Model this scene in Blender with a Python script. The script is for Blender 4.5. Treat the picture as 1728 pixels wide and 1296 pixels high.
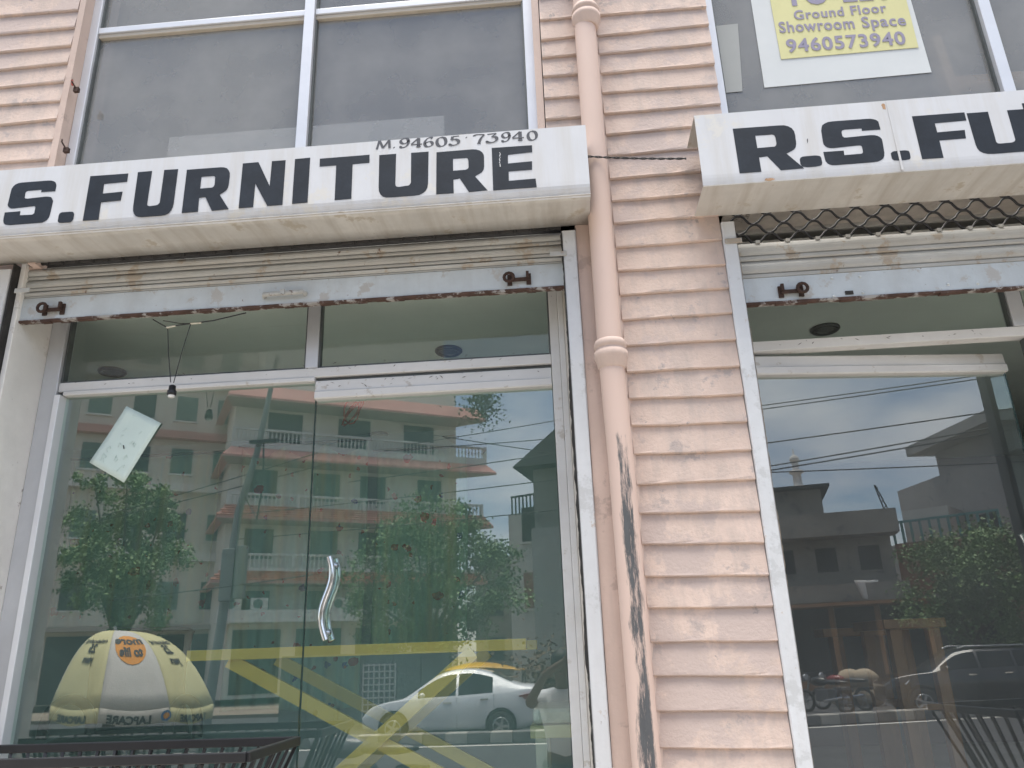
import bpy, bmesh, math, random
import numpy as np
from mathutils import Vector, Matrix
random.seed(7)
for o in list(bpy.data.objects): bpy.data.objects.remove(o)
S = bpy.context.scene
COL = S.collection
rad = math.radians

# ---------------------------------------------------------------- camera
CAM = Vector((0.0, -2.9, 1.5))
FPX, PITCH, ROLL, YAW = 1304.3, 0.33499, -0.03523, -0.06659
Fv = Vector((math.sin(YAW)*math.cos(PITCH), math.cos(YAW)*math.cos(PITCH), math.sin(PITCH)))
R0 = Vector((math.cos(YAW), -math.sin(YAW), 0)); U0 = R0.cross(Fv)
Rv = R0*math.cos(ROLL) + U0*math.sin(ROLL); Uv = U0*math.cos(ROLL) - R0*math.sin(ROLL)
cd = bpy.data.cameras.new('camera'); cam = bpy.data.objects.new('camera', cd); COL.objects.link(cam)
m = Matrix((Rv, Uv, -Fv)).transposed().to_4x4(); m.translation = CAM
cam.matrix_world = m
cd.sensor_width = 36; cd.lens = FPX/1728*36; cd.clip_start = 0.02; cd.clip_end = 3000
S.camera = cam

# ---------------------------------------------------------------- sky, sun, exposure
SUN_EL, SUN_AZ = 85, 195
w = bpy.data.worlds.new('World'); S.world = w; w.use_nodes = True
nt = w.node_tree; N = nt.nodes; L = nt.links
for n in list(N): N.remove(n)
out = N.new('ShaderNodeOutputWorld'); bg = N.new('ShaderNodeBackground'); bg.inputs['Strength'].default_value = 0.11
sky = N.new('ShaderNodeTexSky'); sky.sky_type = 'NISHITA'; sky.sun_disc = False
sky.sun_elevation = rad(SUN_EL); sky.sun_rotation = rad(SUN_AZ); sky.air_density = 1.0; sky.dust_density = 1.0; sky.ozone_density = 1.0
tc = N.new('ShaderNodeTexCoord'); sep = N.new('ShaderNodeSeparateXYZ'); L.new(tc.outputs['Generated'], sep.inputs[0])
def mth(op, a, b=None, clamp=False):
    n = N.new('ShaderNodeMath'); n.operation = op; n.use_clamp = clamp
    for i, v in enumerate((a, b)):
        if v is None: continue
        if isinstance(v, (int, float)): n.inputs[i].default_value = v
        else: L.new(v, n.inputs[i])
    return n.outputs[0]
zz = mth('ADD', mth('MAXIMUM', sep.outputs[2], 0.0), 0.22)
cmb = N.new('ShaderNodeCombineXYZ'); L.new(mth('DIVIDE', sep.outputs[0], zz), cmb.inputs[0]); L.new(mth('DIVIDE', sep.outputs[1], zz), cmb.inputs[1])
cn = N.new('ShaderNodeTexNoise'); cn.inputs['Scale'].default_value = 1.5; cn.inputs['Detail'].default_value = 9; cn.inputs['Roughness'].default_value = 0.55
L.new(cmb.outputs[0], cn.inputs['Vector'])
rmp = N.new('ShaderNodeValToRGB'); rmp.color_ramp.elements[0].position = 0.40; rmp.color_ramp.elements[1].position = 0.66
L.new(cn.outputs['Fac'], rmp.inputs[0])
cn2 = N.new('ShaderNodeTexNoise'); cn2.inputs['Scale'].default_value = 2.3; cn2.inputs['Detail'].default_value = 6
L.new(cmb.outputs[0], cn2.inputs['Vector'])
cc = N.new('ShaderNodeMix'); cc.data_type = 'RGBA'; cc.inputs[6].default_value = (4.6, 5.1, 6.0, 1); cc.inputs[7].default_value = (9.5, 9.5, 9.4, 1)
L.new(cn2.outputs['Fac'], cc.inputs[0])
mx = N.new('ShaderNodeMix'); mx.data_type = 'RGBA'; L.new(mth('MULTIPLY', rmp.outputs[0], 0.93), mx.inputs[0])
L.new(sky.outputs[0], mx.inputs[6]); L.new(cc.outputs[2], mx.inputs[7])
L.new(mx.outputs[2], bg.inputs['Color']); L.new(bg.outputs[0], out.inputs['Surface'])

sd = bpy.data.lights.new('sun', 'SUN'); sd.energy = 4.2; sd.angle = rad(40); sd.color = (1, 0.95, 0.87)
sun = bpy.data.objects.new('sun', sd); COL.objects.link(sun); sun.rotation_euler = (-rad(90-SUN_EL), 0, -rad(SUN_AZ))
S.view_settings.view_transform = 'Standard'; S.view_settings.look = 'None'; S.view_settings.gamma = 1; S.view_settings.use_curve_mapping = False
S.view_settings.exposure = 1.15
S.render.engine = 'CYCLES'
S.cycles.max_bounces = 8; S.cycles.transparent_max_bounces = 16; S.cycles.glossy_bounces = 4; S.cycles.diffuse_bounces = 4; S.cycles.caustics_reflective = False; S.cycles.caustics_refractive = False
S.render.resolution_x = 1024; S.render.resolution_y = 768

# ---------------------------------------------------------------- design helpers: photograph pixel -> point at a chosen depth
def ray(x, y):
    return (Fv*FPX + Rv*(x-864) - Uv*(y-648)).normalized()
def P(x, y, Y):
    d = ray(x, y); return CAM + d*((Y-CAM.y)/d.y)
GY = 0.28                                              # plane of the ground floor glass
def LV(x, y, Yv):                                      # what the left glass mirrors, real place
    p = P(x, y, Yv); return Vector((p.x, 2*GY-p.y, p.z))
DA = rad(7.5); HINGE = Vector((0.795, GY+0.012, 0)); DN = Vector((math.sin(DA), -math.cos(DA), 0))
def RV(x, y, t):                                       # what the ajar right door mirrors, path length t
    p = CAM + ray(x, y)*t; return p - DN*(2*((p-HINGE).dot(DN)))

# ---------------------------------------------------------------- mesh helpers
class B:
    def __init__(s): s.v = []; s.f = []; s.sm = []
    def add(s, vs, fs, smooth=False):
        o = len(s.v); s.v += [tuple(v) for v in vs]; s.f += [tuple(i+o for i in f) for f in fs]; s.sm += [smooth]*len(fs); return s
    def box(s, x0, x1, y0, y1, z0, z1):
        return s.add([(x0,y0,z0),(x1,y0,z0),(x1,y1,z0),(x0,y1,z0),(x0,y0,z1),(x1,y0,z1),(x1,y1,z1),(x0,y1,z1)],
                     [(0,3,2,1),(4,5,6,7),(0,1,5,4),(1,2,6,5),(2,3,7,6),(3,0,4,7)])
    def hexa(s, c):                                    # 8 corners, same order as box
        return s.add(c, [(0,3,2,1),(4,5,6,7),(0,1,5,4),(1,2,6,5),(2,3,7,6),(3,0,4,7)])
    def bar(s, a, b, wx, wz, up=(0,0,1)):              # rectangular bar from a to b
        a = Vector(a); b = Vector(b); d = (b-a).normalized(); u = Vector(up)
        if abs(d.dot(u)) > .98: u = Vector((0,1,0))
        r = d.cross(u).normalized()*(wx/2); u = r.cross(d).normalized()*(wz/2)
        c = []
        for p in (a, b): c += [p-r-u, p+r-u, p+r+u, p-r+u]
        return s.add(c, [(0,1,2,3),(7,6,5,4),(0,4,5,1),(1,5,6,2),(2,6,7,3),(3,7,4,0)])
    def tube(s, pts, r, n=8, cap=True):
        pts = [Vector(p) for p in pts]; k = len(pts); rs = r if isinstance(r, (list, tuple)) else [r]*k
        vs = []; pr = None
        for i, p in enumerate(pts):
            t = (pts[min(i+1,k-1)]-pts[max(i-1,0)]).normalized()
            if pr is None:
                pr = Vector((0,0,1)) if abs(t.z) < .9 else Vector((1,0,0))
            a = (pr - t*pr.dot(t)).normalized(); pr = a; b = t.cross(a)
            for j in range(n):
                q = 2*math.pi*j/n; vs.append(p + (a*math.cos(q)+b*math.sin(q))*rs[i])
        fs = [(i*n+j, i*n+(j+1)%n, (i+1)*n+(j+1)%n, (i+1)*n+j) for i in range(k-1) for j in range(n)]
        s.add(vs, fs, True)
        if cap:
            s.add(vs[:n], [tuple(range(n-1,-1,-1))]); s.add(vs[-n:], [tuple(range(n))])
        return s
    def lathe(s, prof, c, n=20, axis='z', smooth=True):
        c = Vector(c); vs = []
        for r, h in prof:
            for j in range(n):
                q = 2*math.pi*j/n; a, b = r*math.cos(q), r*math.sin(q)
                vs.append(c + (Vector((a,b,h)) if axis == 'z' else Vector((a,h,b)) if axis == 'y' else Vector((h,a,b))))
        fs = [(i*n+j, i*n+(j+1)%n, (i+1)*n+(j+1)%n, (i+1)*n+j) for i in range(len(prof)-1) for j in range(n)]
        s.add(vs, fs, smooth); s.add(vs[:n], [tuple(range(n-1,-1,-1))]); s.add(vs[-n:], [tuple(range(n))]); return s
    def prism(s, prof, x0, x1, segs=1, jit=0):         # profile in (y,z), run along x
        n = len(prof); vs = []
        for k in range(segs+1):
            x = x0+(x1-x0)*k/segs
            for (y, z) in prof:
                vs.append((x, y+random.uniform(-jit, jit), z+random.uniform(-jit, jit)))
        fs = [(k*n+j, k*n+(j+1)%n, (k+1)*n+(j+1)%n, (k+1)*n+j) for k in range(segs) for j in range(n)]
        s.add(vs, fs); s.add(vs[:n], [tuple(range(n-1,-1,-1))]); s.add(vs[-n:], [tuple(range(n))]); return s
    def ball(s, c, rx, ry, rz, n=12, m=8, rough=0):
        c = Vector(c); vs = []
        for i in range(m+1):
            a = math.pi*i/m
            for j in range(n):
                q = 2*math.pi*j/n; k = 1+random.uniform(-rough, rough)
                vs.append(c+Vector((rx*math.sin(a)*math.cos(q), ry*math.sin(a)*math.sin(q), rz*math.cos(a)))*k)
        return s.add(vs, [(i*n+j, (i+1)*n+j, (i+1)*n+(j+1)%n, i*n+(j+1)%n) for i in range(m) for j in range(n)], True)
    def sheet(s, fn, nu, nv, thick=None, smooth=True):
        vs = [fn(i/nu, j/nv) for j in range(nv+1) for i in range(nu+1)]
        return s.add(vs, [(j*(nu+1)+i, j*(nu+1)+i+1, (j+1)*(nu+1)+i+1, (j+1)*(nu+1)+i) for j in range(nv) for i in range(nu)], smooth)
    def make(s, name, mat, parent=None, bevel=0, solid=0):
        me = bpy.data.meshes.new(name); me.from_pydata(s.v, [], s.f); me.update()
        me.polygons.foreach_set('use_smooth', s.sm)
        bm = bmesh.new(); bm.from_mesh(me); bmesh.ops.recalc_face_normals(bm, faces=bm.faces); bm.to_mesh(me); bm.free()
        if mat: me.materials.append(mat)
        o = bpy.data.objects.new(name, me); COL.objects.link(o)
        if parent: o.parent = parent
        if bevel:
            b = o.modifiers.new('bevel', 'BEVEL'); b.width = bevel; b.segments = 2; b.limit_method = 'ANGLE'; b.angle_limit = rad(40)
        if solid:
            b = o.modifiers.new('solid', 'SOLIDIFY'); b.thickness = solid; b.offset = 0
        return o
def tag(o, label, cat, group=None):
    o['label'] = label; o['category'] = cat
    if group: o['group'] = group
    return o
def thing(name, label, cat, loc=(0,0,0), rz=0, group=None):
    o = bpy.data.objects.new(name, None); COL.objects.link(o); o.location = loc; o.rotation_euler = (0,0,rz); o.empty_display_size = .1
    return tag(o, label, cat, group)
def struct(o): o['kind'] = 'structure'; return o
def stuff(o): o['kind'] = 'stuff'; return o
def copy_tree(o, parent=None):
    c = o.copy(); COL.objects.link(c); c.parent = parent
    for ch in list(o.children): copy_tree(ch, c)
    return c

# ---------------------------------------------------------------- materials
MATS = {}
def mat(name, col, rough=.6, var=.12, scale=6.0, bump=.0, metal=0, spots=None, streak=None, spec=.5, stretch=(1,1,1), bscale=None, coat=0):
    """base colour broken up by two noises; spots=(colour, threshold, scale): chips, rust, dirt;
    streak=(colour, amount): run-off marks"""
    if name in MATS: return MATS[name]
    m = bpy.data.materials.new(name); m.use_nodes = True; MATS[name] = m
    t = m.node_tree; n = t.nodes; l = t.links; b = n['Principled BSDF']
    b.inputs['Roughness'].default_value = rough; b.inputs['Metallic'].default_value = metal
    b.inputs['Specular IOR Level'].default_value = spec; b.inputs['Coat Weight'].default_value = coat
    g = n.new('ShaderNodeNewGeometry'); mp = n.new('ShaderNodeVectorMath'); mp.operation = 'MULTIPLY'; mp.inputs[1].default_value = stretch
    tcx = n.new('ShaderNodeTexCoord'); l.new(tcx.outputs['Object'], mp.inputs[0])
    def noise(sc, det=5, ro=.6, vec=None):
        k = n.new('ShaderNodeTexNoise'); k.inputs['Scale'].default_value = sc; k.inputs['Detail'].default_value = det; k.inputs['Roughness'].default_value = ro
        l.new(vec or mp.outputs[0], k.inputs['Vector']); return k.outputs['Fac']
    def mix(fac, a, c):
        k = n.new('ShaderNodeMix'); k.data_type = 'RGBA'
        if isinstance(fac, (int, float)): k.inputs[0].default_value = fac
        else: l.new(fac, k.inputs[0])
        for i, v in ((6, a), (7, c)):
            if isinstance(v, tuple): k.inputs[i].default_value = (*v[:3], 1)
            else: l.new(v, k.inputs[i])
        return k.outputs[2]
    def ramp(f, a, c):
        k = n.new('ShaderNodeMapRange'); k.inputs[1].default_value = a; k.inputs[2].default_value = c; l.new(f, k.inputs[0]); return k.outputs[0]
    lo = tuple(max(0, c*(1-var)) for c in col); hi = tuple(min(1, c*(1+var)) for c in col)
    c = mix(ramp(noise(scale), .3, .7), lo, hi)
    c = mix(ramp(noise(scale*7, 3), .35, .75), c, mix(.5, c, tuple(x*(1-var*.8) for x in col)))
    if streak:
        sv = n.new('ShaderNodeVectorMath'); sv.operation = 'MULTIPLY'; sv.inputs[1].default_value = streak[2] if len(streak) > 2 else (1, 1, .08)
        l.new(tcx.outputs['Object'], sv.inputs[0])
        k = n.new('ShaderNodeMath'); k.operation = 'MULTIPLY'; k.inputs[1].default_value = streak[1]
        l.new(ramp(noise(14, 5, .65, sv.outputs[0]), .45, .72), k.inputs[0]); c = mix(k.outputs[0], c, streak[0])
    for sp in (spots or []):
        c = mix(ramp(noise(sp[2], 6, .7), sp[1], sp[1]+.05), c, sp[0])
    l.new(c, b.inputs['Base Color'])
    if bump:
        bp = n.new('ShaderNodeBump'); bp.inputs['Strength'].default_value = bump; bp.inputs['Distance'].default_value = .01
        l.new(noise(bscale or scale*6, 6), bp.inputs['Height']); l.new(bp.outputs[0], b.inputs['Normal'])
    return m
def glass(name, tint, f0, dust_veil=.03, dcol=(.5,.52,.5)):
    m = bpy.data.materials.new(name); m.use_nodes = True; t = m.node_tree; n = t.nodes; l = t.links
    n.remove(n['Principled BSDF']); o = n['Material Output']
    tr = n.new('ShaderNodeBsdfTransparent'); tr.inputs[0].default_value = (*tint, 1)
    gl = n.new('ShaderNodeBsdfGlossy'); gl.inputs['Roughness'].default_value = 0; gl.inputs['Color'].default_value = (.97,.99,.98,1)
    lw = n.new('ShaderNodeLayerWeight'); lw.inputs[0].default_value = .5
    p = n.new('ShaderNodeMath'); p.operation = 'POWER'; l.new(lw.outputs['Facing'], p.inputs[0]); p.inputs[1].default_value = 4.5
    mr = n.new('ShaderNodeMapRange'); mr.inputs[3].default_value = f0; mr.inputs[4].default_value = 1; l.new(p.outputs[0], mr.inputs[0])
    gm_ = n.new('ShaderNodeNewGeometry'); en = n.new('ShaderNodeMath'); en.operation = 'SUBTRACT'; en.inputs[0].default_value = 1; l.new(gm_.outputs['Backfacing'], en.inputs[1])   # both surfaces of the pane counted once, on entry
    mf = n.new('ShaderNodeMath'); mf.operation = 'MULTIPLY'; l.new(mr.outputs[0], mf.inputs[0]); l.new(en.outputs[0], mf.inputs[1])
    mx = n.new('ShaderNodeMixShader'); l.new(mf.outputs[0], mx.inputs[0]); l.new(tr.outputs[0], mx.inputs[1]); l.new(gl.outputs[0], mx.inputs[2])
    di = n.new('ShaderNodeBsdfDiffuse'); di.inputs[0].default_value = (*dcol, 1)  # dusty film, thickened into a painted milky veil that lightens the pane
    tx = n.new('ShaderNodeTexCoord'); ns = n.new('ShaderNodeTexNoise'); ns.inputs['Scale'].default_value = 3.5; ns.inputs['Detail'].default_value = 8; l.new(tx.outputs['Object'], ns.inputs['Vector'])
    mr2 = n.new('ShaderNodeMapRange'); mr2.inputs[1].default_value = .35; mr2.inputs[2].default_value = .75; mr2.inputs[3].default_value = dust_veil*.7; mr2.inputs[4].default_value = dust_veil; l.new(ns.outputs['Fac'], mr2.inputs[0])
    m2 = n.new('ShaderNodeMixShader'); md = n.new('ShaderNodeMath'); md.operation = 'MULTIPLY'; l.new(mr2.outputs[0], md.inputs[0]); l.new(en.outputs[0], md.inputs[1]); l.new(md.outputs[0], m2.inputs[0]); l.new(mx.outputs[0], m2.inputs[1]); l.new(di.outputs[0], m2.inputs[2])
    l.new(m2.outputs[0], o.inputs[0]); return m
def wl(o):
    v = Vector((0,0,0))
    while o: v += o.location; o = o.parent
    return v
def mk(b, name, material, parent=None, **k):           # geometry given in world coordinates under a placed root
    if parent:
        d = wl(parent); b.v = [(x-d.x, y-d.y, z-d.z) for x, y, z in b.v]
    return b.make(name, material, parent, **k)

PINK = mat('pink_plaster', (.60,.472,.405), .88, .13, 2.6, .3, spots=[((.50,.405,.365), .50, 3.2), ((.43,.36,.33), .60, 8), ((.34,.295,.275), .66, 16), ((.22,.19,.175), .71, 40)], streak=((.38,.33,.305), .6, (1,1,.3)), bscale=70)
PINKS = mat('pink_plaster_smooth', (.60,.465,.40), .85, .09, 2.5, .12, spots=[((.48,.37,.32), .60, 6), ((.33,.27,.24), .68, 20)], streak=((.44,.36,.32), .35), bscale=60)
WHITEP = mat('white_limewash', (.615,.63,.645), .8, .07, 4, .15, spots=[((.52,.53,.535), .56, 6), ((.50,.44,.39), .63, 9), ((.30,.27,.25), .69, 34)], streak=((.52,.50,.48), .3), bscale=40)
REVEAL = mat('stained_reveal_plaster', (.82,.80,.76), .85, .12, 2.2, .2, spots=[((.58,.55,.50), .55, 3.5), ((.42,.38,.34), .66, 11)], bscale=30)
ALU = mat('aluminium', (.60,.61,.63), .42, .06, 5, .03, metal=.35, spots=[((.30,.28,.25), .735, 22)])
ALUW = mat('white_aluminium', (.66,.655,.645), .5, .06, 5, .03, spots=[((.52,.49,.45), .60, 12), ((.22,.19,.17), .70, 30)], streak=((.5,.47,.42), .2, (.2,1,1)))
DARKF = mat('dark_edge_profile', (.10,.11,.11), .5, .2, 8)
SHUT = mat('shutter_paint', (.44,.44,.42), .55, .12, 5, .12, metal=.1, spots=[((.36,.31,.25), .56, 8), ((.13,.075,.05), .655, 24)], streak=((.36,.31,.25), .4, (.15,1,1)), bscale=50)
SHUTB = mat('shutter_bottom_bar_paint', (.50,.54,.56), .5, .1, 5, .12, metal=.1, spots=[((.43,.42,.40), .57, 9), ((.14,.07,.045), .67, 30)], streak=((.40,.40,.38), .3), bscale=50)
RUST = mat('rust', (.055,.030,.022), .9, .4, 20, .3)
RUSTE = mat('rusted_bar_edge', (.085,.048,.036), .9, .4, 20, .3, spots=[((.36,.34,.32), .52, 12)])
BLACKG = mat('black_grime_and_shade', (.035,.033,.032), .9, .4, 14, .3)  # grime black, also the colour of shade painted into gaps
SIGNW = mat('sign_white_paint', (.625,.63,.645), .45, .05, 3, .03, spots=[((.64,.62,.58), .58, 4), ((.40,.30,.22), .74, 26)], streak=((.52,.49,.44), .6))
SIGNU = mat('sign_underside_stained', (.53,.515,.485), .6, .15, 3, .05, spots=[((.42,.38,.32), .58, 6)], streak=((.37,.335,.29), .75, (1,.1,1)))
LETTER = mat('letter_paint', (.020,.026,.036), .6, .3, 9, .05, spec=.25, spots=[((.30,.32,.34), .735, 30)])
NUMP = mat('number_paint', (.06,.063,.075), .55, .3, 14)
CONCI = mat('grimy_lintel_concrete', (.55,.50,.45), .9, .3, 5, .4, spots=[((.15,.135,.12), .62, 6)])
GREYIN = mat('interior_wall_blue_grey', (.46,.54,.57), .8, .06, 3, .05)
CEIL = mat('interior_ceiling_paint', (.74,.76,.72), .8, .05, 2, .03)
FLOORI = mat('interior_floor_tile', (.66,.65,.62), .25, .1, 2)
G_SHOP = glass('green_float_glass', (.90,.975,.945), .235, .12, (.32,.52,.46))
G_DOOR = glass('door_glass', (.93,.97,.955), .20, .12, (.42,.46,.46))
G_TR = glass('clear_transom_glass', (.95,.98,.965), .055, .07)
G_UP = glass('tinted_window_glass', (.86,.88,.89), .11, .52, (.44,.435,.42))  # mostly painted grey haze over the upper panes
CHROME = mat('chrome', (.78,.79,.80), .12, .03, 5, metal=1)
BLK = mat('black_enamel', (.015,.015,.017), .4, .2, 8)

ZF, ZP, ZR = .65, -.22, -.36      # shop floor, pavement, road
XL, XR1, XR0, XE = -2.352, .045, .752, 3.35   # left opening, right opening
shop = thing('shop_building', 'pink ribbed plaster shop building with rolling shutters, glass doors and upper windows', 'building', (.4, .2, ZP))

# walls behind the siding, reveals, slabs
wb = B()
wb.box(-5, -2.53, .03, .3, ZP, 6.9); wb.box(-2.53, XL, .03, .3, ZP, 3.2)
wb.box(.101, .70, .03, .3, ZP, 3.3)
wb.box(XE+.06, 6, .03, .3, ZP, 6.9)
mk(wb, 'wall', PINKS, shop)
mk(B().box(-2.53, XE+.06, .10, .3, 3.3, 3.72), 'lintel', CONCI, shop)
mk(B().box(-2.53, XE+.06, .03, .3, 6.4, 6.9), 'wall', PINKS, shop)
mk(B().box(.02, .76, .03, .3, 3.3, 6.4), 'wall', PINKS, shop)
mk(B().box(-5, 6, .3, 7, 6.7, 6.9), 'roof', CONCI, shop)
# smooth pink strip beside the pipe and behind it, and the plaster strip by the left upper window
mk(B().box(.1005, .275, -.004, .03, ZP, 3.3), 'wall', PINKS, shop)
mk(B().box(.02, .275, .0, .03, 3.3, 6.4), 'wall', PINKS, shop)
pl = B(); pl.hexa([(-2.325,-.012,3.2),(-2.29,-.012,3.2),(-2.29,.16,3.2),(-2.325,.16,3.2),(-2.30,-.012,6.4),(-2.275,-.012,6.4),(-2.275,.16,6.4),(-2.30,.16,6.4)])
mk(pl, 'wall', PINKS, shop)
pl = B().box(-.037, -.004, -.004, .16, 3.3, 6.4); mk(pl, 'wall', PINKS, shop)
mk(B().box(-2.53, -2.325, .03, .3, 3.2, 6.4), 'wall', PINKS, shop)

# siding boards: each course from the line under it to the line above
def course(l0, r0, l1, r1, out=.0165, segs=9):
    """l0,r0 = ends of the lower edge, l1,r1 = ends of the next edge above (points on the wall)"""
    prof = [(.025, 0), (-out+.004, 0), (-out, .004), (-out+.001, .012), (-.003, 1.0), (.025, 1.0)]
    b = B(); vs = []; n = len(prof)
    ph = random.uniform(0, 6)
    for k in range(segs+1):
        u = k/segs; a = l0.lerp(r0, u); c = l1.lerp(r1, u)
        wob = .0010*math.sin(ph+u*7)+random.uniform(-.0006, .0006)
        for (y, z) in prof:
            zz = a.z + (z if z < .5 and z > 0 else 0) + wob*(1 if z < .5 else 0) if z < .5 else c.z+.006
            x = a.x if z < .5 else c.x
            vs.append((x, y+random.uniform(-.0012, .0012)+(.0+wob*.6), zz))
    b.add(vs, [(k*n+j, k*n+(j+1)%n, (k+1)*n+(j+1)%n, (k+1)*n+j) for k in range(segs) for j in range(n)])
    b.add(vs[:n], [tuple(range(n-1,-1,-1))]); b.add(vs[-n:], [tuple(range(n))])
    return mk(b, 'siding_board', PINK, shop)
YS = -.0165
CS = [((1010,25),(1178,12)),((1010,60),(1182,42)),((1011,91),(1186,74)),((1012.7,124),(1190,108)),((1014,157),(1198,143)),((1016.7,192),(1202,176)),
      ((1019,227),(1205,210)),((1022.7,263),(1207,247)),((1025,302),(1209,286)),((1028,340),(1211,324)),((1032,377),(1213,362)),((1035,418),(1215,404)),
      ((1037,457),(1217,447)),((1042,498),(1224,486)),((1047,540),(1228,528)),((1053,583),(1234,573)),((1057,628),(1242,618)),((1062,673),(1250,666)),
      ((1066,719),(1256,712)),((1069,767),(1262,760)),((1071.5,817.8),(1268.6,809)),((1076.6,866.8),(1278.5,862.4)),((1081,918.6),(1284.5,916.2)),
      ((1085.4,973),(1290.5,971)),((1090,1026.9),(1298.4,1023.7)),((1095.3,1083.8),(1305.6,1081.8)),((1102.5,1141),(1315.6,1141)),((1107.3,1200),(1326,1201)),((1110.5,1263),(1335,1264.6))]
ends = []
for i, (a, c) in enumerate(CS):
    pa, pc = P(*a, YS), P(*c, YS)
    xr = .775 if pa.z > 3.32 else .6995
    s = (pc.z-pa.z)/(pc.x-pa.x); pc = Vector((xr, 0, pa.z+s*(xr-pa.x))); s2 = .262; pa = Vector((s2, 0, pa.z+s*(s2-pa.x)))
    ends.append((pa, pc))
top = [(e0+Vector((0,0,.14*k)), e1+Vector((0,0,.14*k))) for k in range(8, 0, -1) for e0, e1 in [ends[0]]]
bot = [(ends[-1][0]-Vector((0,0,.115*k)), ends[-1][1]-Vector((0,0,.115*k))) for k in range(1, 10)]
allc = top+ends+bot
for i in range(1, len(allc)): course(*allc[i], *allc[i-1])
def courses(lines, x0, x1, extra=7):
    es = []
    for a, c in lines:
        pa, pc = P(*a, YS), P(*c, YS); s = (pc.z-pa.z)/(pc.x-pa.x)
        es.append((Vector((x0, 0, pa.z+s*(x0-pa.x))), Vector((x1, 0, pa.z+s*(x1-pa.x)))))
    up = [(es[0][0]+Vector((0,0,.14*k)), es[0][1]+Vector((0,0,.14*k))) for k in range(extra, 0, -1)]
    dn = [(es[-1][0]-Vector((0,0,.125*k)), es[-1][1]-Vector((0,0,.125*k))) for k in range(1, 4)]
    es = up+es+dn
    for i in range(1, len(es)): course(*es[i], *es[i-1], segs=5)
courses([((912.7,33),(969,28)),((914,67),(974,60)),((916,96.7),(976,90.7)),((918,128.5),(977.7,124)),((921,165),(977.7,161.7)),((922.7,201),(981,196.7))], .0, .16)
courses([((0,26),(133,16)),((0,57),(128,45)),((0,87),(123,76)),((0,117),(117,105)),((0,147),(108,137)),((0,177),(102,170)),((0,210),(95,200)),((0,241),(90,235)),((0,274),(85,268))], -4.2, -2.318)

# white jambs (shutter guides) and reveals
def jamb(x0, x1, y0, y1, z0, z1, m=WHITEP, n=14):
    b = B(); pr = [(x0, y1), (x0, y0+.004), (x0+.004, y0), (x1-.004, y0), (x1, y0+.004), (x1, y1)]; vs = []
    for k in range(n+1):
        z = z0+(z1-z0)*k/n
        for (x, y) in pr: vs.append((x+random.uniform(-.0012,.0012), y+random.uniform(-.001,.001), z))
    b.add(vs, [(k*6+j, k*6+(j+1)%6, (k+1)*6+(j+1)%6, (k+1)*6+j) for k in range(n) for j in range(6)])
    b.add(vs[:6], [tuple(range(6))]); b.add(vs[-6:], [tuple(range(6))])
    return mk(b, 'jamb', m, shop)
jamb(.041, .0985, -.02, .24, ZP, 3.175)
jamb(.702, .758, -.02, .25, ZP, 3.165)
jamb(-2.53, -2.385, -.03, .03, ZP, 3.17)
mk(B().box(-2.372, -2.349, .012, .262, ZP, 3.3), 'jamb', REVEAL, shop, bevel=.003)
mk(B().box(-2.382, -2.374, -.022, .03, ZP, 3.2), 'jamb_gap_shade', BLACKG, shop)  # black strip standing in for shade in the gap beside the guide
# peeling dark strip between door frame and white jamb
b = B()
wv = .006; pv = []
for k in range(220):
    z = ZF+k*.0115; wv = min(.011, max(.002, wv+random.uniform(-.0025,.0025))); pv += [(.0408-wv, .002, z), (.0412, -.0215, z)]
b.add(pv, [(2*k, 2*k+1, 2*k+3, 2*k+2) for k in range(219)])
stuff(mk(b, 'peeled_edge', BLACKG, shop))
wv = .005; pv = []
for k in range(220):
    z = ZF+k*.0115; wv = min(.009, max(.001, wv+random.uniform(-.002,.002))); pv += [(.7575, -.0205, z), (.7582+wv, .004, z)]
stuff(mk(B().add(pv, [(2*k, 2*k+1, 2*k+3, 2*k+2) for k in range(219)]), 'peeled_edge', mat('peeled_brown_edge', (.30,.25,.20), .9, .5, 30, .3), shop))
# porch plinth and steps
mk(B().box(-5, 6, -.55, .03, ZP-.1, ZF-.03), 'porch_step', CONCI, shop, bevel=.01)
mk(B().box(-5, 6, .0301, 6.5, ZF-.4, ZF), 'floor', FLOORI, shop)

# interior of the two ground floor shops and the room above
def room(x0, x1, y0, y1, z0, z1, wm, cm, nm):
    mk(B().box(x0-.1, x0, y0, y1, z0, z1), 'interior_wall', wm, shop)
    mk(B().box(x1, x1+.1, y0, y1, z0, z1), 'interior_wall', wm, shop)
    mk(B().box(x0-.1, x1+.1, y1, y1+.1, z0, z1), 'interior_wall', wm, shop)
    mk(B().box(x0-.1, x1+.1, y0, y1+.1, z1, z1+.12), 'ceiling', cm, shop)
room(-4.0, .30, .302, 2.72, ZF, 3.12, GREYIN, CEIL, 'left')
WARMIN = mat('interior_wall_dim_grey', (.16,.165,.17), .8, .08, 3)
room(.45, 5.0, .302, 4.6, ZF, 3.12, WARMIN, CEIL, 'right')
UPW = mat('upper_room_wall', (.36,.37,.38), .8, .06, 2); UPC = mat('upper_room_ceiling', (.42,.43,.44), .8, .05, 2)
room(-4.0, 5.0, .302, 3.9, 3.4, 6.5, UPW, UPC, 'upper')
mk(B().box(-4.0, 5.0, .302, 3.9, 3.28, 3.40), 'floor', FLOORI, shop)
DL_RIM = mat('downlight_rim', (.02,.021,.022), .35, .1, 8)
DL_GL = mat('downlight_glass', (.07,.075,.075), .6, .1, 8)
def zc(x, y, z):
    d = ray(x, y); return CAM + d*((z-CAM.z)/d.z)
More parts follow.
